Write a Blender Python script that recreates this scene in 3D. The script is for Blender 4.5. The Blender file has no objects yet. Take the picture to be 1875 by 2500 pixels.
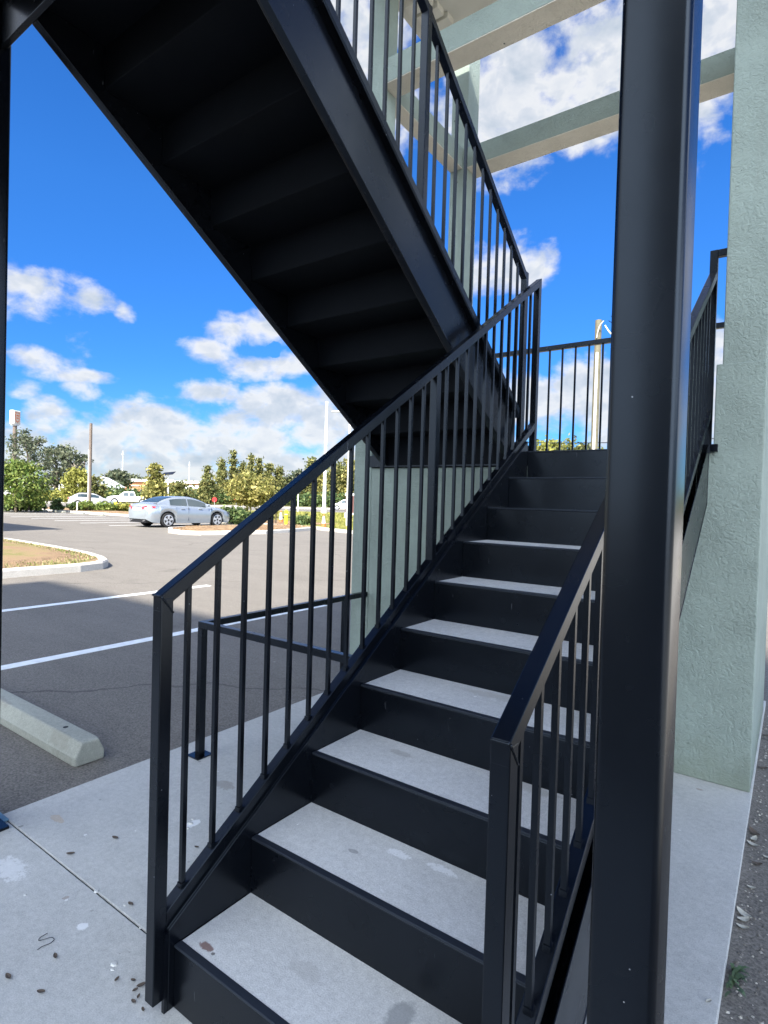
import bpy, math, random
import numpy as np
from mathutils import Vector, Matrix
sc = bpy.context.scene
COL = sc.collection
rnd = random.Random(11)
# ------------------------------------------------------------------ camera
CP = Vector((1.37466, -0.96912, 1.44026))
CF = Vector((-0.58211473, 0.81290191, -0.01824598))
CR = Vector((0.81239683, 0.58239755, 0.028714))
CU = Vector((-0.03396808, -0.00189187, 0.99942113))
FPX = 1399.33
cam = bpy.data.cameras.new('camera'); co = bpy.data.objects.new('camera', cam); COL.objects.link(co)
cam.sensor_fit = 'HORIZONTAL'; cam.sensor_width = 36; cam.lens = 36 * FPX / 1875
cam.clip_start = 0.05; cam.clip_end = 3000
R3 = Matrix((CR, CU, -CF)).transposed()
co.matrix_world = Matrix.Translation(CP) @ R3.to_4x4()
sc.camera = co

def G(px, D, z=0.0):
    """ground point in the direction of photo column px at depth D metres"""
    d = CF + CR * ((px - 937.5) / FPX)
    d = d / CF.dot(d)
    h = Vector((d.x, d.y, 0))
    return Vector((CP.x + h.x * D, CP.y + h.y * D, z))

# ------------------------------------------------------------------ materials
def nt(m):
    m.use_nodes = True; n = m.node_tree; n.nodes.clear(); return n
class NB:
    def __init__(s, tree): s.t = tree
    def n(s, ty, **k):
        o = s.t.nodes.new(ty)
        for a, v in k.items():
            if a.startswith('_'): continue
            setattr(o, a, v)
        return o
    def link(s, a, b): s.t.links.new(a, b)
    def math(s, op, a, b=None, c=None, clamp=False):
        o = s.t.nodes.new('ShaderNodeMath'); o.operation = op; o.use_clamp = clamp
        for i, v in enumerate((a, b, c)):
            if v is None: continue
            if isinstance(v, (int, float)): o.inputs[i].default_value = v
            else: s.t.links.new(v, o.inputs[i])
        return o.outputs[0]
    def noise(s, vec, scale, detail=4, rough=0.55, dist=0.0):
        o = s.t.nodes.new('ShaderNodeTexNoise'); o.inputs['Scale'].default_value = scale
        o.inputs['Detail'].default_value = detail; o.inputs['Roughness'].default_value = rough
        o.inputs['Distortion'].default_value = dist
        if vec is not None: s.t.links.new(vec, o.inputs['Vector'])
        return o.outputs['Fac']
    def ramp(s, fac, stops, interp='LINEAR'):
        o = s.t.nodes.new('ShaderNodeValToRGB'); e = o.color_ramp.elements; o.color_ramp.interpolation = interp
        while len(e) < len(stops): e.new(0.5)
        for i, (p, c) in enumerate(stops):
            e[i].position = p; e[i].color = (c[0], c[1], c[2], 1) if not isinstance(c, (int, float)) else (c, c, c, 1)
        s.t.links.new(fac, o.inputs[0]); return o.outputs[0]
    def mix(s, fac, a, b, mode='MIX'):
        o = s.t.nodes.new('ShaderNodeMix'); o.data_type = 'RGBA'; o.blend_type = mode
        for sk, v in ((o.inputs[0], fac), (o.inputs[6], a), (o.inputs[7], b)):
            if isinstance(v, (int, float)): sk.default_value = v
            elif isinstance(v, (tuple, list)): sk.default_value = (v[0], v[1], v[2], 1)
            else: s.t.links.new(v, sk)
        return o.outputs[2]
def base(name, rough=0.6, metal=0.0, spec=0.5):
    m = bpy.data.materials.new(name); b = NB(nt(m))
    bs = b.n('ShaderNodeBsdfPrincipled'); out = b.n('ShaderNodeOutputMaterial'); b.link(bs.outputs[0], out.inputs[0])
    bs.inputs['Roughness'].default_value = rough; bs.inputs['Metallic'].default_value = metal
    bs.inputs['Specular IOR Level'].default_value = spec
    tc = b.n('ShaderNodeTexCoord')
    geo = b.n('ShaderNodeNewGeometry')
    return m, b, bs, geo.outputs['Position'], tc.outputs['Object']
def bump(b, bs, h, strength, dist=0.01):
    o = b.n('ShaderNodeBump'); o.inputs['Strength'].default_value = strength; o.inputs['Distance'].default_value = dist
    b.link(h, o.inputs['Height']); b.link(o.outputs[0], bs.inputs['Normal'])
M = {}
def leafmat(name, dark, mid, light):
    m, b, bs, P, O = base(name, 0.65, spec=0.3)
    g = b.n('ShaderNodeNewGeometry')
    f = b.math('ADD', b.math('MULTIPLY', g.outputs['Random Per Island'], 0.65), b.math('MULTIPLY', b.noise(P, 0.9, 3), 0.45))
    b.link(b.ramp(f, [(0.2, dark), (0.5, mid), (0.85, light)]), bs.inputs['Base Color'])
    tr = b.n('ShaderNodeBsdfTranslucent'); b.link(b.ramp(f, [(0.2, mid), (0.85, light)]), tr.inputs[0])
    mx = b.n('ShaderNodeMixShader'); mx.inputs[0].default_value = 0.3
    out = [n for n in m.node_tree.nodes if n.type == 'OUTPUT_MATERIAL'][0]
    b.link(bs.outputs[0], mx.inputs[1]); b.link(tr.outputs[0], mx.inputs[2]); b.link(mx.outputs[0], out.inputs[0])
    M[name] = m
def simple(name, c, rough=0.6, metal=0.0, var=0.12, scale=6, bmp=0.0, spec=0.5):
    m, b, bs, P, O = base(name, rough, metal, spec)
    f = b.noise(O, scale, 4)
    lo = [x * (1 - var) for x in c]; hi = [min(1, x * (1 + var)) for x in c]
    b.link(b.ramp(f, [(0.3, lo), (0.7, hi)]), bs.inputs['Base Color'])
    if bmp: bump(b, bs, f, bmp)
    M[name] = m; return m
# painted steel, blue black
def steel(name, c, rough, fleck=True):
    m, b, bs, P, O = base(name, rough)
    f = b.noise(P, 3.0, 5); f2 = b.noise(P, 420.0, 2)
    col = b.ramp(f, [(0.3, [x * 0.85 for x in c]), (0.7, [x * 1.25 for x in c])])
    # dust and scuffs
    d = b.noise(P, 9.0, 8, 0.75)
    col = b.mix(b.math('MULTIPLY', b.ramp(d, [(0.55, 0.0), (0.8, 1.0)]), 0.05), col, (0.04, 0.045, 0.055))
    if fleck:
        v = b.n('ShaderNodeTexVoronoi'); v.inputs['Scale'].default_value = 26; b.link(P, v.inputs['Vector'])
        v.feature = 'F1'
        sel = b.math('MULTIPLY', b.math('LESS_THAN', v.outputs['Distance'], b.math('MULTIPLY', b.noise(P, 11, 2), 0.062)), b.math('GREATER_THAN', b.noise(P, 5, 2), 0.50))
        col = b.mix(b.math('MULTIPLY', sel, 0.8), col, (0.33, 0.34, 0.36))
        sc2 = b.n('ShaderNodeMapping'); sc2.inputs['Scale'].default_value = (60, 60, 9); sc2.inputs['Rotation'].default_value = (.3, .2, 0); b.link(P, sc2.inputs[0])
        scr_ = b.ramp(b.noise(sc2.outputs[0], 1.0, 3, .6), [(0.735, 0.0), (0.76, 1.0)])
        col = b.mix(b.math('MULTIPLY', scr_, 0.35), col, (0.16, 0.17, 0.18))
    b.link(col, bs.inputs['Base Color'])
    b.link(b.ramp(b.noise(P, 8, 3, 0.5), [(0.3, rough - 0.01), (0.75, rough + 0.04)]), bs.inputs['Roughness'])
    bump(b, bs, b.math('ADD', b.math('MULTIPLY', f2, 0.25), b.math('MULTIPLY', b.noise(P, 40, 3), 0.6)), 0.05, 0.002)
    bs.inputs['Specular Tint'].default_value = (0.72, 0.85, 1.0, 1); bs.inputs['Specular IOR Level'].default_value = 0.40
    M[name] = m
steel('steel', (0.0020, 0.0026, 0.0040), 0.25)
steel('steel_sky_sheen', (0.016, 0.019, 0.025), 0.45)  # paler steel for the nosings; sky reflection put into the colour
steel('steel_soffit', (0.0022, 0.0026, 0.0036), 0.6, False)
M['steel_soffit'].node_tree.nodes['Principled BSDF'].inputs['Specular IOR Level'].default_value = 0.14
def blotch(b, P, col, x, y, rx, ry, c, k, wob=0.5, sc_=30):
    sp = b.n('ShaderNodeSeparateXYZ'); b.link(P, sp.inputs[0])
    u = b.math('DIVIDE', b.math('SUBTRACT', sp.outputs[0], x), rx); v = b.math('DIVIDE', b.math('SUBTRACT', sp.outputs[1], y), ry)
    d = b.math('ADD', b.math('ADD', b.math('MULTIPLY', u, u), b.math('MULTIPLY', v, v)), b.math('MULTIPLY', b.math('SUBTRACT', b.noise(P, sc_, 5, .75), .5), wob * 6))
    return b.mix(b.math('MULTIPLY', b.ramp(d, [(0.55, 1.0), (1.0, 0.0)]), k), col, c)
def concrete(name, c, marks=(), k=1.0, broom=0.0):
    m, b, bs, P, O = base(name, 0.85, spec=0.2)
    big = b.noise(P, 1.3, 6, 0.65); mid = b.noise(P, 6, 8, 0.72, 0.4); fine = b.noise(P, 230, 3, 0.75); sm = b.noise(P, 45, 5, 0.7)
    col = b.ramp(big, [(0.32, [x * (1 - .26 * k) for x in c]), (0.68, [x * (1 + .12 * k) for x in c])])
    col = b.mix(b.math('MULTIPLY', b.ramp(mid, [(0.46, 0.0), (0.66, 1.0)]), 0.5 * k), col, [x * 0.62 for x in c])
    col = b.mix(b.math('MULTIPLY', b.ramp(b.noise(P, 2.3, 9, 0.82, 0.8), [(0.56, 0.0), (0.66, 1.0)]), 0.45 * k), col, [min(1, x * 1.45) for x in c])
    col = b.mix(0.4, col, b.ramp(sm, [(0.3, [x * 0.55 for x in c]), (0.7, [x * 1.4 for x in c])]))
    col = b.mix(0.35, col, b.ramp(fine, [(0.3, [x * 0.45 for x in c]), (0.7, [x * 1.5 for x in c])]))
    # dark drops, brown smudges and pale spatter
    for sc_, r0, kk, cc in ((6.0, 0.085, 0.6, [x * 0.35 for x in c]), (14.0, 0.11, 0.45, [x * 0.45 for x in c]), (2.6, 0.10, 0.5, (0.24, 0.18, 0.14))):
        v = b.n('ShaderNodeTexVoronoi'); v.inputs['Scale'].default_value = sc_; b.link(P, v.inputs['Vector'])
        d = b.math('ADD', v.outputs['Distance'], b.math('MULTIPLY', b.noise(P, sc_ * 4, 4, .7), 0.14))
        r_ = b.math('MULTIPLY', b.ramp(b.noise(P, sc_ * .6, 1), [(0.45, 0.0), (0.62, 1.0)]), r0)
        col = b.mix(b.math('MULTIPLY', b.math('LESS_THAN', d, b.math('ADD', r_, 0.045)), kk * k), col, cc)
    v2 = b.n('ShaderNodeTexVoronoi'); v2.inputs['Scale'].default_value = 9; b.link(P, v2.inputs['Vector'])
    d2 = b.math('ADD', v2.outputs['Distance'], b.math('MULTIPLY', b.noise(P, 60, 3), 0.09))
    clus = b.ramp(b.noise(P, 1.7, 2), [(0.5, 0.0), (0.6, 1.0)])
    col = b.mix(b.math('MULTIPLY', b.math('MULTIPLY', b.math('LESS_THAN', d2, 0.10), clus), 0.7), col, [min(1, x * 1.7) for x in c])
    for mk in marks: col = blotch(b, P, col, *mk)
    b.link(col, bs.inputs['Base Color'])
    bump(b, bs, b.math('ADD', fine, b.math('MULTIPLY', sm, 1.5)), 0.3, 0.003)
    M[name] = m
concrete('slab', (0.47, 0.465, 0.435), [(-1.227, .25, .05, .02, (.45, .30, .16), .4), (-1.012, -.02, .10, .05, (.75, .75, .73), .5, .8, 40), (-.73, .584, .025, .05, (.8, .8, .78), .8, .4), (-.5, .0, .02, .02, (.8, .8, .78), .7),
                                             (.2, -.35, .3, .12, (.28, .25, .2), .35, .8), (-.62, -.3, .12, .05, (.25, .22, .18), .4, .7), (-.9, .9, .07, .04, (.22, .2, .17), .5, .6, 50), (-.55, 1.2, .05, .1, (.7, .7, .68), .5, .6)])
concrete('tread', (0.56, 0.555, 0.53), [(.075, .05, .030, .013, (.17, .09, .075), .85, .35, 70), (.11, .045, .008, .006, (.07, .06, .06), .8), (.629, .20, .035, .055, (.27, .275, .27), .75, .25, 40),
                                        (.418, .494, .045, .018, (.85, .85, .84), .6, .7, 60), (.562, .513, .05, .018, (.85, .85, .84), .6, .7, 60), (.30, .42, .02, .01, (.2, .2, .2), .6), (.7, .80, .12, .03, (.38, .36, .32), .5, .6, 30),
                                        (.25, .75, .06, .02, (.33, .31, .28), .5, .6, 30), (.5, 1.05, .15, .03, (.4, .38, .34), .5, .7, 30), (.35, .16, .06, .03, (.38, .37, .35), .5, .6, 25)], k=0.75)
concrete('kerb', (0.50, 0.475, 0.43))
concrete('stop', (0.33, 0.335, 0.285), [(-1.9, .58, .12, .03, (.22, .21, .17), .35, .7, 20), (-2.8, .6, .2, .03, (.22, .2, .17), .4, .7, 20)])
def asphalt(name, c):
    m, b, bs, P, O = base(name, 0.9, spec=0.3)
    big = b.noise(P, 0.3, 7, 0.7); mid = b.noise(P, 2.4, 8, 0.75); fine = b.noise(P, 90, 2, 0.8)
    mp = b.n('ShaderNodeMapping'); mp.inputs['Scale'].default_value = (0.5, 3.0, 1); mp.inputs['Rotation'].default_value = (0, 0, math.radians(-35)); b.link(P, mp.inputs[0])
    streak = b.noise(mp.outputs[0], 0.45, 9, 0.78, 0.4)
    col = b.ramp(big, [(0.3, [x * 0.85 for x in c]), (0.7, [x * 1.18 for x in c])])
    col = b.mix(0.45, col, b.ramp(mid, [(0.3, [x * 0.72 for x in c]), (0.7, [x * 1.28 for x in c])]))
    col = b.mix(0.35, col, b.ramp(streak, [(0.38, [x * 0.5 for x in c]), (0.62, [x * 1.5 for x in c])]))
    col = b.mix(0.55, col, b.ramp(fine, [(0.32, [x * 0.25 for x in c]), (0.72, [x * 1.9 for x in c])]))
    spot = b.ramp(b.noise(P, 0.55, 6, .7, .6), [(0.60, 0.0), (0.70, 1.0)])
    col = b.mix(b.math('MULTIPLY', spot, 0.45), col, [x * 0.45 for x in c])
    vc = b.n('ShaderNodeTexVoronoi'); vc.feature = 'DISTANCE_TO_EDGE'; vc.inputs['Scale'].default_value = 0.16
    wv_ = b.n('ShaderNodeVectorMath'); wv_.operation = 'ADD'; nz = b.n('ShaderNodeTexNoise'); nz.inputs['Scale'].default_value = 0.8; nz.inputs['Detail'].default_value = 5; b.link(P, nz.inputs['Vector'])
    b.link(P, wv_.inputs[0]); b.link(nz.outputs['Color'], wv_.inputs[1]); b.link(wv_.outputs[0], vc.inputs['Vector'])
    col = b.mix(b.math('MULTIPLY', b.math('LESS_THAN', vc.outputs['Distance'], 0.0022), 0.55), col, [x * 0.3 for x in c])
    v = b.n('ShaderNodeTexVoronoi'); v.inputs['Scale'].default_value = 5; b.link(P, v.inputs['Vector'])
    sel = b.math('MULTIPLY', b.math('LESS_THAN', v.outputs['Distance'], 0.045), b.math('GREATER_THAN', b.noise(P, 2.2, 2), 0.56))
    col = b.mix(b.math('MULTIPLY', sel, 0.8), col, (0.4, 0.39, 0.36))
    b.link(col, bs.inputs['Base Color'])
    bump(b, bs, b.math('ADD', fine, mid), 0.5, 0.006)
    M[name] = m
asphalt('asphalt', (0.152, 0.139, 0.121))
def stucco(name, c, scale=1.0):
    m, b, bs, P, O = base(name, 0.85, spec=0.2)
    warp = b.n('ShaderNodeTexNoise'); warp.inputs['Scale'].default_value = 9; warp.inputs['Detail'].default_value = 3; b.link(P, warp.inputs['Vector'])
    va = b.n('ShaderNodeVectorMath'); va.operation = 'MULTIPLY_ADD'; va.inputs[1].default_value = (.05, .05, .05); b.link(warp.outputs['Color'], va.inputs[0]); b.link(P, va.inputs[2])
    n1 = b.noise(va.outputs[0], 52 * scale, 5, 0.6, 0.9); n2 = b.noise(P, 1.4, 6, .65); n3 = b.noise(P, 190, 3); n4 = b.noise(P, 4.5, 5, .6)
    col = b.ramp(n2, [(0.3, [x * 0.82 for x in c]), (0.7, [x * 1.1 for x in c])])
    col = b.mix(b.math('MULTIPLY', b.ramp(n1, [(0.25, 1.0), (0.5, 0.0)]), 0.2), col, [x * 0.7 for x in c])
    mp_ = b.n('ShaderNodeMapping'); mp_.inputs['Scale'].default_value = (9, 9, .8); b.link(P, mp_.inputs[0])
    rain = b.ramp(b.noise(mp_.outputs[0], 1.0, 6, .7), [(0.55, 0.0), (0.75, 1.0)])
    col = b.mix(b.math('MULTIPLY', rain, 0.22), col, (0.20, 0.20, 0.17))
    st = b.ramp(b.noise(P, 5, 7, 0.8, 0.5), [(0.64, 0.0), (0.72, 1.0)])
    col = b.mix(b.math('MULTIPLY', st, 0.25), col, (0.2, 0.19, 0.16))
    sp = b.n('ShaderNodeSeparateXYZ'); b.link(P, sp.inputs[0])
    foot_band = b.ramp(b.math('ADD', sp.outputs[2], b.math('MULTIPLY', b.noise(P, 7, 6, .75), .5)), [(0.26, 1.0), (0.50, 0.0)])  # darker green-brown mix towards the wall foot, broken by noise
    col = b.mix(b.math('MULTIPLY', foot_band, 0.45), col, (0.17, 0.19, 0.13))
    v = b.n('ShaderNodeTexVoronoi'); v.inputs['Scale'].default_value = 7; b.link(P, v.inputs['Vector'])
    col = b.mix(b.math('MULTIPLY', b.math('LESS_THAN', v.outputs['Distance'], 0.05), b.math('GREATER_THAN', b.noise(P, 3, 2), 0.58)), col, (.12, .14, .12))
    b.link(col, bs.inputs['Base Color'])
    r = b.math('MULTIPLY', b.ramp(n1, [(0.38, 0.0), (0.55, 0.75), (0.7, 1.0)]), b.ramp(n4, [(0.3, 0.25), (0.65, 1.0)]))
    bump(b, bs, b.math('ADD', r, b.math('MULTIPLY', n3, 0.35)), 0.62, 0.008)
    M[name] = m
stucco('stucco', (0.270, 0.325, 0.288))
stucco('soffit_stucco', (0.60, 0.57, 0.48))
simple('soffit_board', (0.55, 0.54, 0.47), 0.8, var=0.05)
simple('road_paint', (0.74, 0.75, 0.74), 0.7, var=0.12, scale=14)
simple('white_paint', (0.72, 0.72, 0.70), 0.5, var=0.08)
simple('rubber', (0.012, 0.012, 0.013), 0.8)
simple('black_plastic', (0.01, 0.01, 0.012), 0.4)
simple('chrome', (0.6, 0.6, 0.62), 0.25, 0.9, var=0.05)
simple('rim', (0.55, 0.56, 0.58), 0.35, 0.6, var=0.05)
simple('silver_paint', (0.36, 0.40, 0.44), 0.22, 0.55, var=0.02)
simple('pale_silver_paint', (0.5, 0.5, 0.49), 0.25, 0.3, var=0.02)
simple('car_white', (0.75, 0.75, 0.74), 0.25, var=0.02)
simple('tail_red', (0.55, 0.015, 0.03), 0.2, var=0.05)
simple('red_paint', (0.62, 0.012, 0.015), 0.5, var=0.1)
simple('yellow_paint', (0.80, 0.60, 0.02), 0.45, var=0.08)
simple('orange_plastic', (0.75, 0.13, 0.03), 0.5, var=0.1)
simple('maroon', (0.10, 0.035, 0.03), 0.6)
simple('galvanised', (0.52, 0.53, 0.53), 0.5, 0.2)
simple('wood_pole', (0.13, 0.10, 0.08), 0.85, var=0.3, scale=9)
simple('pale_pole', (0.11, 0.10, 0.065), 0.8, var=0.2, scale=5)
simple('conduit', (0.55, 0.54, 0.51), 0.5, var=0.05)
simple('bark', (0.10, 0.08, 0.06), 0.9, var=0.4, scale=12, bmp=0.4)
simple('pale_bark', (0.26, 0.23, 0.19), 0.9, var=0.3, scale=12, bmp=0.4)
simple('sign_face', (0.62, 0.50, 0.38), 0.5, var=0.06)
simple('sign_emblem', (0.62, 0.20, 0.10), 0.5, var=0.06)
simple('sign_case', (0.8, 0.79, 0.76), 0.5, var=0.04)
simple('house_wall', (0.42, 0.45, 0.48), 0.8, var=0.08)
simple('house_white', (0.75, 0.75, 0.73), 0.8, var=0.06)
simple('house_roof', (0.17, 0.16, 0.155), 0.9, var=0.2)
simple('roof_white', (0.75, 0.76, 0.75), 0.6, var=0.05)
simple('brick_orange', (0.40, 0.17, 0.08), 0.8, var=0.15)
simple('cream', (0.66, 0.62, 0.52), 0.8, var=0.08)
simple('blue_board', (0.13, 0.25, 0.33), 0.6)
simple('leaf_brown', (0.10, 0.075, 0.055), 0.8, var=0.4, scale=20)
simple('leaf_pale', (0.45, 0.43, 0.36), 0.7, var=0.3, scale=20)
simple('pebble', (0.55, 0.54, 0.50), 0.8, var=0.3, scale=30)
leafmat('gravel', (0.10, 0.09, 0.08), (0.24, 0.22, 0.19), (0.62, 0.58, 0.5))
simple('hair_tie', (0.02, 0.025, 0.03), 0.6)
simple('weed', (0.05, 0.085, 0.04), 0.7, var=0.4, scale=15)
m, b, bs, P, O = base('glass', 0.05, spec=0.8)
bs.inputs['Base Color'].default_value = (0.03, 0.045, 0.05, 1); M['glass'] = m
def ground_mat(name, stops, sc1, bmp=0.8):
    m, b, bs, P, O = base(name, 0.95, spec=0.1)
    f = b.noise(P, sc1, 7, 0.75); g = b.noise(P, 35, 4, 0.8)
    h = b.math('ADD', b.math('MULTIPLY', f, 0.6), b.math('MULTIPLY', g, 0.4))
    b.link(b.ramp(h, stops), bs.inputs['Base Color']); bump(b, bs, g, bmp, 0.05); M[name] = m
ground_mat('dry_grass', [(0.38, (0.12, 0.08, 0.05)), (0.47, (0.30, 0.20, 0.13)), (0.53, (0.27, 0.21, 0.11)), (0.60, (0.17, 0.18, 0.06))], 0.9)
ground_mat('mulch', [(0.38, (0.10, 0.06, 0.04)), (0.5, (0.26, 0.17, 0.10)), (0.62, (0.38, 0.29, 0.17))], 2.5)
ground_mat('lawn', [(0.38, (0.075, 0.095, 0.02)), (0.5, (0.17, 0.17, 0.045)), (0.62, (0.33, 0.27, 0.10))], 0.35)
leafmat('leaf_green', (0.03, 0.06, 0.01), (0.11, 0.17, 0.03), (0.26, 0.30, 0.08))
leafmat('leaf_oak', (0.025, 0.04, 0.022), (0.07, 0.09, 0.052), (0.17, 0.18, 0.11))
leafmat('leaf_yellow', (0.08, 0.095, 0.012), (0.22, 0.225, 0.045), (0.38, 0.37, 0.10))
leafmat('leaf_cypress', (0.035, 0.055, 0.015), (0.12, 0.135, 0.042), (0.27, 0.25, 0.09))
leafmat('leaf_magnolia', (0.05, 0.06, 0.012), (0.17, 0.17, 0.04), (0.42, 0.37, 0.13))
leafmat('tuft_dry', (0.18, 0.11, 0.07), (0.36, 0.26, 0.16), (0.46, 0.40, 0.22))
leafmat('tuft_mulch', (0.12, 0.07, 0.04), (0.32, 0.20, 0.11), (0.46, 0.34, 0.20))
leafmat('leaf_shrub', (0.02, 0.045, 0.012), (0.065, 0.11, 0.035), (0.16, 0.20, 0.07))

# ------------------------------------------------------------------ mesh kit
class MB:
    def __init__(s): s.v = []; s.f = []
    def add(s, vs, fs):
        o = len(s.v); s.v += [tuple(v) for v in vs]; s.f += [tuple(i + o for i in f) for f in fs]; return s
    def box(s, x0, x1, y0, y1, z0, z1):
        vs = [(x, y, z) for z in (z0, z1) for y in (y0, y1) for x in (x0, x1)]
        return s.add(vs, [(0, 2, 3, 1), (4, 5, 7, 6), (0, 1, 5, 4), (2, 6, 7, 3), (0, 4, 6, 2), (1, 3, 7, 5)])
    def prism(s, poly, axis, a0, a1):
        """poly: list of 2-D points in the plane perpendicular to axis (0: y,z  1: x,z  2: x,y)"""
        n = len(poly)
        def pt(p, a):
            return (a, p[0], p[1]) if axis == 0 else (p[0], a, p[1]) if axis == 1 else (p[0], p[1], a)
        vs = [pt(q, a0) for q in poly] + [pt(q, a1) for q in poly]
        fs = [tuple(range(n)), tuple(range(2 * n - 1, n - 1, -1))]
        for i in range(n): j = (i + 1) % n; fs.append((i, i + n, j + n, j))
        return s.add(vs, fs)
    def tube(s, pts, r, n=8, close=True):
        pts = [Vector(q) for q in pts]; rs = r if isinstance(r, (list, tuple)) else [r] * len(pts)
        rings = []; prev = None
        for i, q in enumerate(pts):
            t = (pts[min(i + 1, len(pts) - 1)] - pts[max(i - 1, 0)]).normalized()
            a = Vector((0, 0, 1)) if abs(t.z) < 0.95 else Vector((1, 0, 0))
            if prev is not None: a = prev
            u = (a - t * a.dot(t)).normalized(); w = t.cross(u); prev = u
            rings.append([q + (u * math.cos(2 * math.pi * k / n) + w * math.sin(2 * math.pi * k / n)) * rs[i] for k in range(n)])
        vs = [v for rg in rings for v in rg]; fs = []
        for i in range(len(pts) - 1):
            for k in range(n):
                a = i * n + k; b2 = i * n + (k + 1) % n; fs.append((a, b2, b2 + n, a + n))
        if close: fs += [tuple(range(n - 1, -1, -1)), tuple(range((len(pts) - 1) * n, len(pts) * n))]
        return s.add(vs, fs)
    def build(s, name, mat, parent=None, origin=(0, 0, 0), bevel=0, smooth=False):
        me = bpy.data.meshes.new(name); o = Vector(origin)
        me.from_pydata([tuple(Vector(v) - o) for v in s.v], [], s.f)
        me.materials.append(M[mat] if isinstance(mat, str) else mat)
        me.validate()
        bm_fix(me)
        if smooth:
            for p in me.polygons: p.use_smooth = True
        ob = bpy.data.objects.new(name, me); COL.objects.link(ob)
        if parent is not None: ob.parent = parent
        else: ob.location = o
        if bevel:
            md = ob.modifiers.new('bevel', 'BEVEL'); md.width = bevel; md.segments = 2; md.limit_method = 'ANGLE'; md.angle_limit = math.radians(35)
        return ob
import bmesh
def bm_fix(me):
    bm = bmesh.new(); bm.from_mesh(me); bmesh.ops.recalc_face_normals(bm, faces=bm.faces); bm.to_mesh(me); bm.free()
def arc(pts, n=8):
    P_ = [Vector(p) for p in pts]; out = []
    for i in range(len(P_) - 1):
        a, b_, c, d = P_[max(i - 1, 0)], P_[i], P_[i + 1], P_[min(i + 2, len(P_) - 1)]
        for k in range(n):
            s = k / n; out.append(.5 * ((2 * b_) + (c - a) * s + (2 * a - 5 * b_ + 4 * c - d) * s * s + (3 * b_ - a - 3 * c + d) * s ** 3))
    return out + [P_[-1]]
def tag(o, label=None, cat=None, group=None, kind=None):
    if label: o['label'] = label
    if cat: o['category'] = cat
    if group: o['group'] = group
    if kind: o['kind'] = kind
    return o
def thing(name, label, cat, loc=(0, 0, 0), rz=0, group=None):
    o = bpy.data.objects.new(name, None); COL.objects.link(o); o.location = loc; o.rotation_euler = (0, 0, rz)
    o.empty_display_size = 0.2
    return tag(o, label, cat, group)
def struct(o): return tag(o, kind='structure')
def dup(root, loc, rz=0, label=None):
    r = root.copy(); COL.objects.link(r); r.location = loc; r.rotation_euler = (0, 0, rz)
    if label: r['label'] = label
    for ch in list(root.children):
        c = ch.copy(); COL.objects.link(c); c.parent = r
        for g in list(ch.children):
            d = g.copy(); COL.objects.link(d); d.parent = c
    return r

# ------------------------------------------------------------------ stair numbers
RI, RU, W = 0.178, 0.2758, 0.937
K = RI / RU
LZ = 10 * RI                       # landing top
GZ = -0.03                         # asphalt level
C = math.cos(math.atan(K))

# ------------------------------------------------------------------ ground
g = MB().box(-400, 400, -300, 600, GZ - 0.5, GZ).build('car_park', 'asphalt'); struct(g)
sl = MB().box(-1.446, 1.245, 0.1155, 4.3, GZ - 0.25, 0.0)
slab = sl.build('walkway', 'slab', bevel=0.003); struct(slab)
s2 = MB().box(-1.446, 1.245, -2.1, 0.1085, GZ - 0.25, 0.0).build('walkway', 'slab', bevel=0.003); struct(s2)
s3 = MB().box(-7.2, -1.449, -2.1, 0.1085, GZ - 0.25, 0.0).build('walkway', 'slab', bevel=0.003); struct(s3)

jt = MB().box(-7.2, 1.245, 0.1086, 0.1154, GZ - 0.2, -0.007).build('slab_joint', 'rubber'); struct(jt)
jt = MB().box(-1.4489, -1.4461, -2.1, 0.1085, GZ - 0.2, -0.007).build('slab_joint', 'rubber'); struct(jt)
ap = MB().box(3.0, 16, -16, 40, GZ - 0.2, GZ + 0.010).build('bounce_apron', 'kerb'); struct(ap)  # pale concrete added at the right to bounce sun onto the steel
# parking lines
def line(x0, x1, y0, y1, label, grp='white parking bay lines', z=GZ):
    o = MB().box(x0, x1, y0, y1, z - 0.004, z + 0.004).build('parking_line', 'road_paint')
    return struct(o)
line(-3.985, -3.855, 0.25, 5.05, '')
line(-6.515, -6.385, 0.25, 5.05, '')
for i in range(10):
    x = -24.2 - 2.62 * i
    line(x - 0.045, x + 0.045, 13.1, 18.6, '')
# wheel stops
def wheel_stop(loc, label, grp):
    r = thing('wheel_stop', label, 'wheel stop', loc, 0, grp)
    L = 0.9
    prof = [(-0.085, 0), (-0.088, 0.05), (-0.05, 0.125), (0.05, 0.125), (0.088, 0.05), (0.085, 0)]
    mb = MB(); n = len(prof)
    st = [(-L, 0.9), (-L + 0.03, 1.0), (L - 0.03, 1.0), (L, 0.9)]
    vs = [(x, q[0] * s, q[1] * (0.97 if s < 1 else 1)) for x, s in st for q in prof]
    fs = [tuple(range(n)), tuple(range(4 * n - 1, 3 * n - 1, -1))]
    for a in range(3):
        for i in range(n): j = (i + 1) % n; fs.append((a * n + i, (a + 1) * n + i, (a + 1) * n + j, a * n + j))
    mb.add(vs, fs).build('block', 'stop', r, bevel=0.008)
    for x in (-0.62, 0.62):
        MB().tube([(x, 0, 0.09), (x, 0, 0.1265)], 0.014, 10).build('anchor_hole', 'rubber', r)
    return r
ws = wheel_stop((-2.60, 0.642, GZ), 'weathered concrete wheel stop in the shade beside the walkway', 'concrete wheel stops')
fx = [(-45.0, 'leftmost far white wheel stop, beside the green shrubs'), (-42.2, 'far wheel stop, second from the left in the sunlit row'),
      (-39.5, 'far wheel stop third from the left, in front of the post and shrubs'), (-36.9, 'far wheel stop in the sunlit row closest to the silver sedan')]
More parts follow.
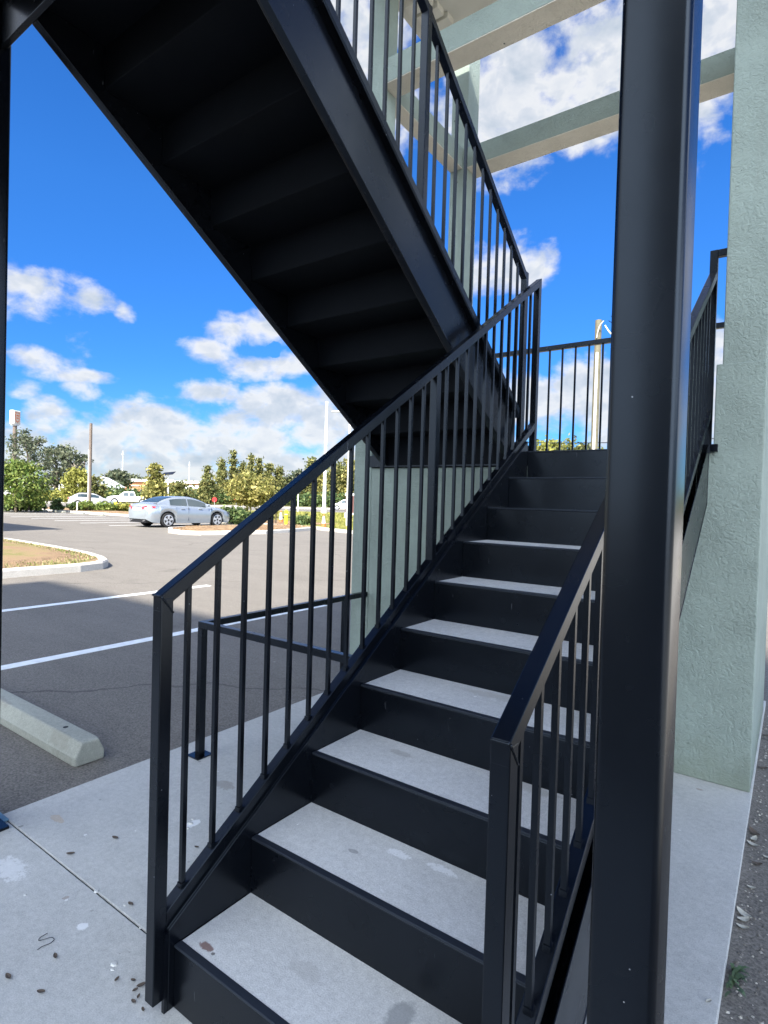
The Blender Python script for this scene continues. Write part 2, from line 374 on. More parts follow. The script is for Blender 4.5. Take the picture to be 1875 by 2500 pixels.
for x, lb in fx: dup(ws, (x, 19.2, GZ), 0, lb)

def island(name, poly, h, soil, rim=0.16):
    """kerbed island: a kerb ring and soil inside"""
    n = len(poly); c = Vector((sum(q[0] for q in poly) / n, sum(q[1] for q in poly) / n))
    inner = []
    for i, q in enumerate(poly):
        a = Vector(poly[i - 1]); d = Vector(poly[(i + 1) % n]); t = (d - a).normalized(); nn = Vector((-t.y, t.x))
        if nn.dot(c - Vector(q)) < 0: nn = -nn
        inner.append(Vector(q) + nn * rim)
    vs = []; fs = []
    for k, (ring, z) in enumerate(((poly, GZ), (poly, h - 0.03), ([Vector(q) + (inner[i] - Vector(q)) * 0.15 for i, q in enumerate(poly)], h), (inner, h), (inner, GZ))):
        vs += [(q[0], q[1], z) for q in ring]
    for k in range(4):
        for i in range(n): j = (i + 1) % n; fs.append((k * n + i, k * n + j, (k + 1) * n + j, (k + 1) * n + i))
    kb = MB().add(vs, fs).build('kerb', 'kerb'); struct(kb)
    # soil: gently domed
    vs = [(q[0], q[1], h - 0.02) for q in inner]
    ring2 = [q + (c - q) * 0.35 for q in inner]
    vs += [(q[0], q[1], h + 0.05) for q in ring2] + [(c.x, c.y, h + 0.07)]
    fs = []
    for i in range(n):
        j = (i + 1) % n; fs += [(i, j, n + j, n + i), (n + i, n + j, 2 * n)]
    so = MB().add(vs, fs).build(soil[0], soil[1]); struct(so)
    return inner, c
def rrect(x0, x1, y0, y1, r, n=6):
    out = []
    for cx, cy, a0 in ((x1 - r, y0 + r, -90), (x1 - r, y1 - r, 0), (x0 + r, y1 - r, 90), (x0 + r, y0 + r, 180)):
        for k in range(n + 1):
            a = math.radians(a0 + 90 * k / n); out.append((cx + r * math.cos(a), cy + r * math.sin(a)))
    return out
poly1 = rrect(-17.0, -9.35, -3.0, 5.95, 0.9)
# long sweeping far corner as in the photograph
poly1 = [(-9.35, -3.0), (-9.35, 3.0), (-9.35, 4.4), (-9.5, 4.9), (-9.85, 5.2), (-10.4, 5.42), (-11.4, 5.65), (-13.5, 5.85), (-16.5, 5.95), (-17, 5.5), (-17, -3)]
in1, c1 = island('island', poly1, GZ + 0.15, ('dry_ground', 'dry_grass'))
poly2 = [(-20.2, 14.2), (-19.8, 13.2), (-18.6, 12.4), (-17.4, 12.2), (-16.8, 12.6), (-16.55, 14.1), (-16.2, 15.3), (-16.5, 16.9), (-17.2, 19.0), (-17.45, 19.75), (-20.3, 19.75)]
in2, c2 = island('island', poly2, GZ + 0.15, ('mulch_bed', 'mulch'))
# planting strip with its kerb beyond the far bays
def strip_poly(pts, name, mat, z0, z1):
    o = MB().prism(pts, 2, z0, z1).build(name, mat); return struct(o)
strip_poly([(-80, 19.9), (-17.3, 19.9), (-17.3, 20.06), (-80, 20.06)], 'kerb', 'kerb', GZ, GZ + 0.14)
strip_poly([(-17.3, 19.75), (-12.5, 18.2), (4, 12.6), (4, 12.78), (-12.45, 18.38), (-17.3, 19.95)], 'kerb', 'kerb', GZ, GZ + 0.14)
strip_poly([(-80, 20.06), (-20.0, 20.06), (-20.0, 24.5), (-80, 23.0)], 'mulch_bed', 'mulch', GZ, GZ + 0.11)
def GP(px, D): q = G(px, D); return (q.x, q.y)
strip_poly([(-80, 23.004), (-20, 24.504), (-20, 20.06), (-17.3, 19.96), (-12.45, 18.39), (4, 12.79), GP(1250, 62), GP(860, 66), GP(690, 66), GP(400, 58), GP(100, 52), GP(-300, 48)], 'lawn', 'lawn', GZ, GZ + 0.09)
# main road and the verge beyond it
strip_poly([GP(-500, 47), GP(100, 53), GP(400, 60), GP(690, 68), GP(860, 68), GP(1900, 66), GP(1900, 100), GP(860, 112), GP(690, 112), GP(400, 104), GP(100, 92), GP(-500, 84)], 'road', 'asphalt', GZ, GZ + 0.012)
def road_stripe(D0, D1, w, name='road_line'):
    a = [(-500, -6), (100, 0), (400, 7), (690, 15), (860, 15), (1900, 13)]
    pts = [GP(px, D0 + o) for px, o in a]; pts2 = [GP(px, D0 + w + o) for px, o in reversed(a)]
    return strip_poly(pts + pts2, name, 'road_paint', GZ, GZ + 0.018)
road_stripe(54.2, 0, 0.45); road_stripe(70.0, 0, 0.5)
strip_poly([GP(-500, 71), GP(100, 77), GP(400, 84), GP(690, 92), GP(860, 92), GP(1900, 90), GP(1900, 92), GP(860, 95), GP(690, 95), GP(400, 87), GP(100, 80), GP(-500, 74)], 'median', 'kerb', GZ, GZ + 0.1)
strip_poly([GP(-500, 84.1), GP(100, 92.1), GP(400, 104.1), GP(690, 112.1), GP(860, 112.1), GP(1900, 100.1), GP(1900, 500), GP(900, 500), GP(-500, 500)], 'verge', 'lawn', GZ, GZ + 0.05)

# ------------------------------------------------------------------ stair flights
def channel(mb, side, inner_x, ya, za_top, yb, slope, depth=0.369, web=0.006, toe=0.038, fl=0.009, y_cut=None):
    pass
def flight(root, x0, x1, y0, z0, dirn, n, top_off, cuts, worn_mat='tread', low_cut=None):
    """dirn +1 climbs towards +Y, -1 towards -Y.  x0,x1 inner faces of the stringers"""
    o = root.location
    ya = cuts[0]; yb = cuts[1]
    zt = lambda y: z0 + top_off + K * (y - y0) * dirn       # stringer top line
    D = 0.369
    def clampz(y, z): return max(z, low_cut) if low_cut is not None else z
    for side, xi in ((-1, x0), (1, x1)):
        xw0, xw1 = sorted((xi, xi + side * 0.007))
        xf0, xf1 = sorted((xi + side * 0.0075, xi + side * 0.040))
        # web polygon with its low corner cut level
        def poly(tf, bf):
            top = [(ya, tf(ya)), (yb, tf(yb))]
            if low_cut is None: bot = [(yb, bf(yb)), (ya, bf(ya))]
            else:
                yl = ya if dirn > 0 else yb
                lowy = min((ya, yb), key=lambda y: bf(y))
                hiy = yb if lowy == ya else ya
                # y where bottom line meets the cut
                yc = lowy + (low_cut - bf(lowy)) / (K * dirn)
                bot = [(hiy, bf(hiy)), (yc, low_cut), (lowy, low_cut)]
                top = [(lowy, tf(lowy)), (hiy, tf(hiy))]
                return top + bot
            return top + bot
        mb = MB()
        mb.prism(poly(zt, lambda y: zt(y) - D), 0, xw0, xw1)
        fh = 0.009 / C
        mb.prism([(ya, zt(ya) + 0.0006), (yb, zt(yb) + 0.0006), (yb, zt(yb) - fh), (ya, zt(ya) - fh)], 0, xf0, xf1)
        bz = lambda y: zt(y) - D
        lowy = min((ya, yb), key=bz); hiy = yb if lowy == ya else ya
        yc = lowy + (low_cut - bz(lowy)) / (K * dirn) if low_cut is not None else lowy
        bf0, bf1 = (xf0, xf1) if dirn < 0 else sorted((xi + side * 0.0075, xi + side * 0.062))
        mb.prism([(yc, bz(yc) + fh), (hiy, bz(hiy) + fh), (hiy, bz(hiy) - 0.0006), (yc, bz(yc) - 0.0006)], 0, bf0, bf1)
        mb.build('stringer', 'steel', root, o, bevel=0.002)
    for k in range(1, n + 1):
        y = y0 + dirn * (k - 1) * RU; z = z0 + k * RI
        # riser plate with the folded nosing
        r = MB()
        ra, rb = sorted((y, y + dirn * 0.006)); r.box(x0 + 0.001, x1 - 0.001, ra, rb, z - RI - (0.045 if k > 1 else 0.0), z - 0.0065)
        rs = r.build('riser', 'steel' if dirn > 0 else 'steel_soffit', root, o, bevel=0.002); r = MB()
        na, nb = sorted((y - dirn * 0.002, y + dirn * 0.022)); r.box(x0 + 0.001, x1 - 0.001, na, nb, z - 0.006, z + 0.002)
        r.build('nosing', 'steel_sky_sheen' if dirn > 0 else 'steel_soffit', rs, o, bevel=0.002)
        if k < n:
            a, b2 = sorted((y + dirn * 0.0225, y + dirn * (RU - 0.0005)))
            MB().box(x0 + 0.003, x1 - 0.003, a, b2, z - 0.040, z).build('tread', worn_mat, root, o)
            a, b2 = sorted((y + dirn * 0.0065, y + dirn * (RU + 0.004)))
            pn = MB().box(x0 + 0.002, x1 - 0.002, a, b2, z - 0.047, z - 0.0425)
            pn.build('tread_pan', 'steel_soffit', root, o)
    return zt
def sq(mb, x, y, z0, z1, s): return mb.box(x - s / 2, x + s / 2, y - s / 2, y + s / 2, z0, z1)
def slanted(mb, x, s, ya, yb, zf, th):
    """square tube following line zf (its top), s wide"""
    return mb.prism([(ya, zf(ya)), (yb, zf(yb)), (yb, zf(yb) - th), (ya, zf(ya) - th)], 0, x - s / 2, x + s / 2)
T = 0.038
def guard(root, x, y0, y1, ztop, zbot, posts, bal, post_z, seed=0, blend=None, noposts=()):
    o = root.location
    g = MB(); th = T / C
    slanted(g, x, T, y0, y1, ztop, th)
    rail = g.build('handrail', 'steel', root, o, bevel=0.0025)
    br = MB(); slanted(br, x, T, max(y0 + 0.0385, -0.03), min(y1 - 0.039, 2.66), zbot, th); b2 = br.build('bottom_rail', 'steel', rail, o, bevel=0.0025)
    for (yp, za, zb, nm) in posts:
        MB().box(x - T / 2 - 0.0006, x + T / 2 + 0.0006, yp - T / 2, yp + T / 2, za, zb).build(nm, 'steel', rail, o, bevel=0.0025)
    for yb in bal:
        MB().box(x - 0.007, x + 0.007, yb - 0.007, yb + 0.007, zbot(yb) - 0.004, ztop(yb) - th + 0.004).box(x - 0.0095, x + 0.0095, yb - 0.0095, yb + 0.0095, zbot(yb) - 0.006, zbot(yb) + 0.009).build('baluster', 'steel', rail, o)
    return rail
lower = thing('stair_flight', 'lower black steel stair flight with pale concrete treads rising from the walkway', 'staircase', (W / 2, 0, 0))
zt1 = flight(lower, 0, W, 0, 0, 1, 10, 0.242, (-0.0185, 2.4835))
# outer cover plate and end plate on the right stringer
cpz = lambda y: 0.242 + K * y
MB().prism([(-0.018, cpz(-0.018) - 0.055), (2.4760, cpz(2.4760) - 0.055), (2.4760, cpz(2.4760) - 0.3585), (-0.018, cpz(-0.018) - 0.3585)], 0, W + 0.056, W + 0.060).build('cover_plate', 'steel', lower, lower.location, bevel=0.001)
MB().box(W + 0.0085, W + 0.0615, 2.4765, 2.4830, 1.486, 1.79).build('end_plate', 'steel', lower, lower.location, bevel=0.001)
# left guard
zl = lambda y: 1.205 + K * y
zb1 = lambda y: 0.287 + K * y
GXL, GXR = -0.0315, W + 0.026
ball = [0.042 + 0.1035 * k for k in range(25)]; balr = [0.068 + 0.1035 * k for k in range(25)]
guard(lower, GXL, -0.0576, 2.6596, zl, zb1,
      [(-0.038, 0.03, zl(-0.038) - 0.022, 'newel_post'), (1.3875, zb1(1.3875) - 0.03, zl(1.3875) - 0.04, 'newel_post'), (2.640, 1.60, zl(2.62) - 0.006, 'newel_post')],
      [y for y in ball if abs(y - 1.3875) > 0.06 and y < 2.59], None)
zr = lambda y: 1.034 + K * y
guard(lower, GXR, -0.0196, 2.681, zr, zb1,
      [(0.0, 0.0, zr(0.0) - 0.022, 'newel_post'), (1.3875, zb1(1.3875) - 0.03, zr(1.3875) - 0.04, 'newel_post'), (2.7005, 1.60, 2.888, 'newel_post')],
      [y for y in balr if abs(y - 1.3875) > 0.06 and y < 2.64], None)
for gx, gy, gz in ((GXL, -0.0576, zl(-0.0576)), (GXR, -0.0196, zr(-0.0196))):
    wb = MB(); rw = random.Random(int(gz * 1000)); zz = gz - T / C
    pts = [(gx - .0185 + .037 * k / 9, gy - .0012, gz - .0015) for k in range(10)]
    wb.tube(pts, [.0022 + rw.uniform(0, .0016) for _ in pts], 6)
    pts = [(gx + .0200, gy + .0385 * k / 9, gz - .002 - (T / C + .004) * k / 9 + .024 * (k / 9) * 0) for k in range(10)]
    wb.tube(pts, [.0018 + rw.uniform(0, .0016) for _ in pts], 6)
    wb.build('weld_bead', 'steel', lower, lower.location, smooth=True)
# short return from the head of the right guard to the pier
MB().box(GXR + 0.0197, 1.0398, 2.682, 2.719, 2.850, 2.8872).build('return_rail', 'steel', lower, lower.location, bevel=0.0025)
MB().box(-0.0124, -0.0002, -0.0295, -0.0190, 0.0, 0.225).build('gusset_plate', 'steel', lower, lower.location)
# tab with a bolt hole between the two flights
MB().box(-0.083, -0.041, 2.56, 2.60, 1.79, 1.83).build('tab_plate', 'steel', lower, lower.location, bevel=0.002)

upper = thing('stair_flight', 'upper black steel stair flight seen from below, climbing back over the car park side', 'staircase', (-0.6, 2.53, LZ))
X0, X1 = -1.0705, -0.1295
zt2 = flight(upper, X0, X1, 2.53, LZ, -1, 10, 0.25, (2.50, 0.047), low_cut=1.705)
MB().box(X0 + 0.0015, X1 - 0.0015, 2.4752, 2.4812, 1.706, 1.9095).build('closure_plate', 'steel_soffit', upper, upper.location)
z2t = lambda y: 4.62 - K * y
z2b = lambda y: 3.705 - K * y
bal2 = [2.585 - 0.1045 * k for k in range(1, 25)]
for xg, in ((-0.106,), (-1.094,)):
    guard(upper, xg, 0.06, 2.60, z2t, z2b,
      [(2.60, LZ, z2t(2.60) + 0.015, 'newel_post'), (1.330, z2b(1.330) - 0.03, z2t(1.330) + 0.005, 'newel_post'), (0.045, z2b(0.045) - 0.03, z2t(0.045), 'newel_post')],
      [y for y in bal2 if abs(y - 1.330) > 0.06 and y > 0.1], None)

# half landing on the stucco walls
land = thing('stair_landing', 'black steel edged half landing between the two stair flights', 'landing', (-0.1, 3.1, 1.7))
MB().box(-1.245, 0.985, 2.512, 3.79, LZ - 0.06, LZ - 0.004).build('deck', 'tread', land, land.location)
fz = MB(); fz.box(-1.247, 0.988, 2.484, 2.5105, LZ - 0.085, LZ + 0.001).box(0.9885, 1.036, 2.484, 2.5105, LZ - 0.028, LZ + 0.012); fz.build('edge_channel', 'steel', land, land.location, bevel=0.002)
MB().box(-1.247, 1.036, 2.53, 3.79, LZ - 0.075, LZ - 0.0625).build('deck_pan', 'steel_soffit', land, land.location)
gr = MB().box(-1.24, 1.032, 3.745, 3.783, 2.748, 2.786).build('handrail', 'steel', land, land.location, bevel=0.0025)
MB().box(-1.24, 1.032, 3.745, 3.783, LZ + 0.05, LZ + 0.088).build('bottom_rail', 'steel', gr, land.location, bevel=0.0025)
for x in (-1.22, 1.012): MB().box(x - T / 2, x + T / 2, 3.7445, 3.7835, LZ, 2.748).build('newel_post', 'steel', gr, land.location)
for k in range(20):
    x = -0.452 - 0.108 * 6 + 0.108 * k
    if -1.18 < x < 0.98: MB().box(x - 0.007, x + 0.007, 3.757, 3.771, LZ + 0.085, 2.75).build('baluster', 'steel', gr, land.location)

# upper gallery overhead
gal = thing('upper_gallery', 'dark upper gallery floor overhead at the head of the stair', 'balcony', (0, -1, 3.4))
MB().box(-1.34, 1.129, 0.022, 0.046, 3.262, 3.565).build('edge_channel', 'steel', gal, gal.location, bevel=0.002)
MB().box(-1.34, 1.129, -0.95, 0.0215, 3.45, 3.555).build('deck', 'steel_soffit', gal, gal.location)
for yj in (-0.45, -0.9): MB().box(-1.33, 1.12, yj - 0.03, yj + 0.03, 3.26, 3.449).build('joist', 'steel_soffit', gal, gal.location)
# two square columns
def rsq(x, y, s, r, z0, z1, n=5):
    pts = []
    for sx, sy, a0 in ((1, -1, -90), (1, 1, 0), (-1, 1, 90), (-1, -1, 180)):
        for k in range(n + 1):
            a = math.radians(a0 + 90 * k / n); pts.append((x + sx * (s / 2 - r) + r * math.cos(a), y + sy * (s / 2 - r) + r * math.sin(a)))
    return MB().prism(pts, 2, z0, z1)
for x, lb in ((1.1768, 'thick black square steel column close in front of the right stair guard'), (-1.392, 'black square steel column at the left edge of the view')):
    CY = 0.031 if x > 0 else 0.016
    t = thing('steel_column', lb, 'column', (x, CY, 0), 0, 'square steel columns carrying the upper gallery')
    ob = rsq(x, CY, 0.1025, 0.012, 0.012, 3.5).build('post', 'steel', t, t.location)
    for p in ob.data.polygons: p.use_smooth = abs(p.normal.z) < 0.5
    ob.data.set_sharp_from_angle(angle=math.radians(60)) if hasattr(ob.data, 'set_sharp_from_angle') else None
    xx0, xx1 = (x - 0.09, x + 0.06) if x > 0 else (x - 0.05, x + 0.09)
    MB().box(xx0, xx1, -0.06, 0.09, 0.0, 0.012).build('base_plate', 'steel', t, t.location)

# ------------------------------------------------------------------ stucco frame round the landing
fr = thing('stair_tower', 'grey green stucco frame of walls, piers and beams round the stair landing', 'building', (-0.1, 3.2, 0))
def part(nm, mat, x0, x1, y0, y1, z0, z1, lb=None, bev=0.006):
    ob = MB().box(x0, x1, y0, y1, z0, z1).build(nm, mat, fr, fr.location, bevel=bev)
    if lb: ob['label'] = lb
    return ob
fw = MB().prism([(-1.2475, 0), (1.237, 0), (1.237, 2.215), (1.0125, 2.215), (1.0125, 1.75), (0.99, 1.75), (0.99, 1.690), (-1.2475, 1.690)], 1, 2.515, 2.715)
fw.build('wall', 'stucco', fr, fr.location, bevel=0.006)
part('wall', 'stucco', -1.248, 1.012, 3.80, 4.02, 0, 1.690)
part('wall', 'stucco', -1.415, -1.2485, 2.515, 4.05, 0, 2.215)
part('wall', 'stucco', 1.0125, 1.237, 2.7155, 4.05, 0, 2.215, bev=0)
part('column', 'stucco', -1.385, -1.25, 2.518, 2.70, 2.2, 5.45)
part('column', 'stucco', -1.385, -1.215, 3.80, 4.02, 2.2, 5.95)
part('column', 'stucco', 1.040, 1.234, 2.518, 2.72, 2.2, 5.45)
part('column', 'stucco', 1.040, 1.234, 3.80, 4.02, 2.2, 5.95)
def beam(x0, x1, y0, y1):
    z0, z1 = 4.572, 4.752
    b = part('beam', 'stucco', x0, x1, y0, y1, z0, z1, bev=0.004)
    MB().box(x0 + 0.002, x1 - 0.002, y0 + 0.002, y1 - 0.002, z0 - 0.006, z0 - 0.0005).build('soffit', 'soffit_stucco', b, fr.location)
beam(-1.2495, 1.0395, 2.520, 2.695)
beam(-1.214, 1.0395, 3.805, 4.015)
beam(-1.3835, -1.252, 2.7005, 3.7995)
beam(1.042, 1.232, 2.7205, 3.7995)
rf = part('roof', 'soffit_board', -1.40, 1.42, 1.9, 3.65, 5.45, 5.60)
for i in range(3):
    MB().box(-1.30 + i * 0.02, -1.10 + i * 0.02, 2.86 + i * 0.13, 2.96 + i * 0.13, 5.40, 5.4495).build('soffit_vent', 'soffit_board', rf, fr.location)
# unseen stand-in building behind the viewpoint, heights set to shade stair and lot
bl = thing('building', 'unseen tall pale stand-in building well behind the viewpoint, added to cast shade', 'building', (4, -22, 0))
MB().box(-2.67, 3.399, -26, -18.0, GZ, 20.8).box(3.4, 7.9, -26, -18, GZ, 26.5).build('wall', 'cream', bl, bl.location)
MB().box(-2.6, 3.3, -25.9, -18.1, 20.801, 20.9).box(3.5, 7.8, -25.9, -18.1, 26.501, 26.6).build('roof', 'roof_white', bl, bl.location)
for x in (-1.5, 1.2, 5.0):
    for z in range(1, 19, 3):
        wv = MB().box(x, x + 1.6, -18.0, -17.96, z, z + 1.5).build('window', 'white_paint', bl, bl.location)
        MB().box(x + 0.06, x + 1.54, -17.959, -17.95, z + 0.06, z + 1.44).build('pane', 'glass', wv, bl.location)
b2 = thing('building', 'unseen low flat roofed building off to the left, added to cast a shadow', 'building', (-30, -3, 0))  # unseen block added to cast the second shadow on the lot
MB().box(-34, -20.4, -9, 2.6, GZ, 6.9).build('wall', 'cream', b2, b2.location)
MB().box(-34.2, -20.2, -9.2, 2.8, 6.901, 7.1).build('roof', 'roof_white', b2, b2.location)

# ------------------------------------------------------------------ bar barrier beside the stair
ba = thing('barrier_rail', 'low black tube barrier closing off the space under the stair', 'railing', (-1.27, 1.03, 0))
t2 = 0.036
def bbox(nm, *a): return MB().box(*a).build(nm, 'steel', ba, ba.location, bevel=0.002)
bbox('top_rail', -1.288, -0.042, 1.012, 1.048, 0.712, 0.748)
bbox('top_rail', -1.288, -1.252, 1.0485, 2.516, 0.712, 0.748)
for x, y in ((-1.27, 1.03), (-1.27, 2.27)):
    p_ = bbox('post', x - 0.019, x + 0.019, y - 0.019, y + 0.019, 0.006, 0.7115)
    MB().box(x - 0.05, x + 0.05, y - 0.05, y + 0.05, 0.0, 0.006).build('base_plate', 'steel', p_, ba.location)

# ------------------------------------------------------------------ small litter
def leaf(x, y, z, L, a, mat, label, grp, curl=0.3):
    mb = MB(); n = 6; vs = []; ca, sa = math.cos(a), math.sin(a)
    for i in range(n + 1):
        t = i / n - 0.5; w = 0.22 * L * math.sin(math.pi * (i / n)) ** 0.7 + 0.0006
        for s in (-1, 0, 1):
            u, v = t * L, s * w; h = 0.002 + curl * (abs(t) ** 2) * L * 0.8 + abs(s) * 0.002
            vs.append((u * ca - v * sa, u * sa + v * ca, h))
    m2 = len(vs); vs += [(v[0], v[1], v[2] + 0.0012) for v in vs]
    fs = []
    for i in range(n):
        for s in range(2):
            q = i * 3 + s; f = (q, q + 1, q + 4, q + 3); fs.append(f); fs.append(tuple(k + m2 for k in reversed(f)))
    o = mb.add(vs, fs).build('dead_leaf', mat, None); o.location = (x, y, z)
    return tag(o, label, 'leaf', grp)
def GPT(px, py, z=0.0):
    d = CF + CR * ((px - 937.5) / FPX) - CU * ((py - 1250) / FPX)
    t = (z - CP.z) / d.z; q = CP + d * t; return q
gl = 'dead leaves lying on the concrete walkway'
for px, py, L, a, mt in ((100, 2424, .05, .6, 'leaf_brown'), (281, 2047, .06, .3, 'leaf_brown'), (172, 2086, .05, .8, 'leaf_brown'), (319, 2209, .05, 0.2, 'leaf_brown'),
                    (338, 2436, .03, 2.2, 'leaf_brown'), (326, 2448, .035, .1, 'leaf_brown'), (410, 2462, .03, 1.0, 'leaf_brown'), (349, 2468, .03, 2.9, 'leaf_brown'), (330, 2420, .03, 1.4, 'leaf_brown'), (345, 2408, .045, 1.2, 'leaf_brown'), (325, 2396, .04, .5, 'leaf_brown'), (285, 2394, .04, 1.9, 'leaf_brown'), (480, 2070, .05, .4, 'leaf_brown'), (135, 2337, .04, -.3, 'leaf_brown'),
                    (20, 2387, .05, 0, 'leaf_brown'), (1730, 2447, .05, .9, 'leaf_pale')):
    q = GPT(px, py); leaf(q.x, q.y, 0.001, L * rnd.uniform(.35, .65), a, mt, 'small dead brown leaf lying flat on the concrete walkway' if mt == 'leaf_brown' else 'pale dead leaf on the walkway strip right of the black column', gl)
gr2 = 'pale leaves and chips along the edge of the walkway'
for px, py, L, a in ((1838, 2035, .07, -.9), (1868, 1797, .06, .4), (1853, 1875, .05, .2), (1848, 2112, .04, .3), (1872, 2096, .03, 0), (1836, 2050, .05, 1.2), (1802, 2230, .06, -.6), (1806, 2245, .05, .7), (1795, 2260, .04, 0.2), (1834, 2170, .03, .2), (1830, 2062, .05, -.2)):
    q = GPT(px, py, GZ); q.x = max(q.x, 1.275); leaf(q.x, q.y, GZ + 0.002, L, a, 'leaf_pale' if rnd.random() < .6 else 'leaf_brown', 'curled dry leaf on the asphalt beside the right edge of the walkway', gr2, 0.8)
for px, py, r in ((279, 2354, .011), (236, 2176, .010), (305, 2210, .006), (343, 2465 - 200, .005), (465, 2010, .012), (458, 2022, .009), (470, 2000, .008), (275, 2367, .006), (62, 2185, .006)):
    q = GPT(px, py); mb = MB(); n = 7
    vs = [(r * (1 + .35 * rnd.random()) * math.cos(2 * math.pi * k / n), r * .7 * (1 + .5 * rnd.random()) * math.sin(2 * math.pi * k / n), 0) for k in range(n)]
    vs += [(v[0] * .7, v[1] * .7, r * .35) for v in vs]
    o = mb.add(vs, [tuple(range(n)), tuple(range(2 * n - 1, n - 1, -1))] + [(k, (k + 1) % n, (k + 1) % n + n, k + n) for k in range(n)]).build('pebble', 'pebble', None); o.location = (q.x, q.y, 0)
    tag(o, 'tiny white chip lying on the concrete walkway', 'pebble', 'white chips on the walkway')
gv = MB(); rg_ = random.Random(77)
for k in range(1500):
    x = 1.262 + abs(rg_.gauss(0, .22)); y = rg_.uniform(.3, 5.5); r = rg_.uniform(.0018, .007) * (1.6 if rg_.random() < .08 else 1); a = rg_.uniform(0, 6.28)
    vs = [(x + r * math.cos(a + q * 1.57) * rg_.uniform(.7, 1.3), y + r * math.sin(a + q * 1.57) * rg_.uniform(.7, 1.3), GZ) for q in range(4)] + [(x, y, GZ + r * rg_.uniform(.5, 1))]
    gv.add(vs, [(0, 1, 4), (1, 2, 4), (2, 3, 4), (3, 0, 4)])
go = gv.build('gravel', 'gravel', None); tag(go, kind='stuff'); go['label'] = 'loose gravel and grit on the asphalt beside the walkway'
# string curl on the slab
q = GPT(112, 2295)
pts = [(-.03, .02, .003), (-.028, -.012, .003), (-.012, -.022, .004), (0.002, -.004, .006), (0.014, .018, .005), (.03, .02, .003), (.038, .0, .003), (.03, -.028, .003), (.034, -.048, .003)]
cu = []
cu = arc(pts, 6)
o = MB().tube([(c.x * .75, c.y * .75, c.z) for c in cu], 0.0011, 6).build('string', 'hair_tie', None); o.location = (q.x, q.y, 0); tag(o, 'thin dark curl of string on the concrete left of the stair', 'string')
q = GPT(2, 2008)
bd = MB(); bd.box(-0.2, 0.012, -0.035, 0.028, 0.001, 0.008); o = bd.build('board_scrap', 'blue_board', None, bevel=0.003); o.location = (q.x, q.y, 0); tag(o, 'blue grey flat scrap at the left edge by the walkway joint', 'scrap')
# weed in the slab edge
q = GPT(1792, 2400, GZ)
wd = thing('weed', 'small green weed growing at the right edge of the walkway', 'plant', (1.262, q.y, GZ))
mb = MB()
for k in range(26):
    a = rnd.uniform(-1.9, 1.9); L = rnd.uniform(.02, .06); h = rnd.uniform(.008, .03); w = rnd.uniform(.003, .007)
    c, s = math.cos(a), math.sin(a); o0 = Vector((0.004, rnd.uniform(-.05, .05), 0))
    vs = []
    for t in (0, .4, .75, 1):
        ww = w * (1 - t) ** .5 * (0.5 + t * 1.6) + .0004; bx = L * t; bz = h * math.sin(t * 2.2)
        for sg in (-1, 1): vs.append(o0 + Vector((bx * c - sg * ww * s, bx * s + sg * ww * c, .002 + bz)))
    mb.add(vs, [(0, 1, 3, 2), (2, 3, 5, 4), (4, 5, 7, 6)])
mb.build('leaf_blades', 'weed', wd)

# ------------------------------------------------------------------ vegetation
def leaves(name, mat, pts, size, parent, flat=0.0, seed=1, asp=1.6):
    r = np.random.default_rng(seed); n = len(pts); pts = np.asarray(pts, float)
    d = r.normal(size=(n, 3)); d /= np.linalg.norm(d, axis=1)[:, None]
    e = r.normal(size=(n, 3)); e[:, 2] *= (1 - flat); e -= d * (e * d).sum(1)[:, None]; e /= np.linalg.norm(e, axis=1)[:, None]
    s = size * r.uniform(0.6, 1.3, n)[:, None]
    a = d * s * asp * 0.5; b = e * s * 0.5
    V = np.stack([pts - a, pts + b, pts + a, pts - b], 1).reshape(-1, 3)
    me = bpy.data.meshes.new(name); me.from_pydata(V.tolist(), [], np.arange(4 * n).reshape(-1, 4).tolist()); me.materials.append(M[mat])
    ob = bpy.data.objects.new(name, me); COL.objects.link(ob); ob.parent = parent; return ob
def crown_pts(rx, ry, z0, z1, shape, nc, per, cr, seed):
    r = np.random.default_rng(seed); out = []; cs = []
    tries = 0
    while len(cs) < nc and tries < nc * 60:
        tries += 1
        t = r.uniform(0, 1); w = shape(t)
        a = r.uniform(0, 2 * math.pi); q = math.sqrt(r.uniform(0.05, 1))
        if r.uniform() > w + .15: continue
        cs.append((math.cos(a) * q * w * rx, math.sin(a) * q * w * ry, z0 + t * (z1 - z0)))
    for c in cs:
        k = int(per * r.uniform(.5, 1.4)); p = r.normal(size=(k, 3)) * cr * r.uniform(.6, 1.2) * np.array([1, 1, .75]); out.append(p + np.array(c))
    return np.concatenate(out), cs
ROUND = lambda t: math.sqrt(max(0, 1 - (2 * t - 1) ** 2)) ** .8
CONE = lambda t: max(0.06, (1 - t) ** .85) * (0.75 + .25 * min(1, t * 8))
EGG = lambda t: math.sqrt(max(0, 1 - (1.25 * t - .35) ** 2)) if t < .9 else .35
UMB = lambda t: (t ** .35) * math.sqrt(max(0.02, 1 - max(0, t - .55) ** 2 / .21))
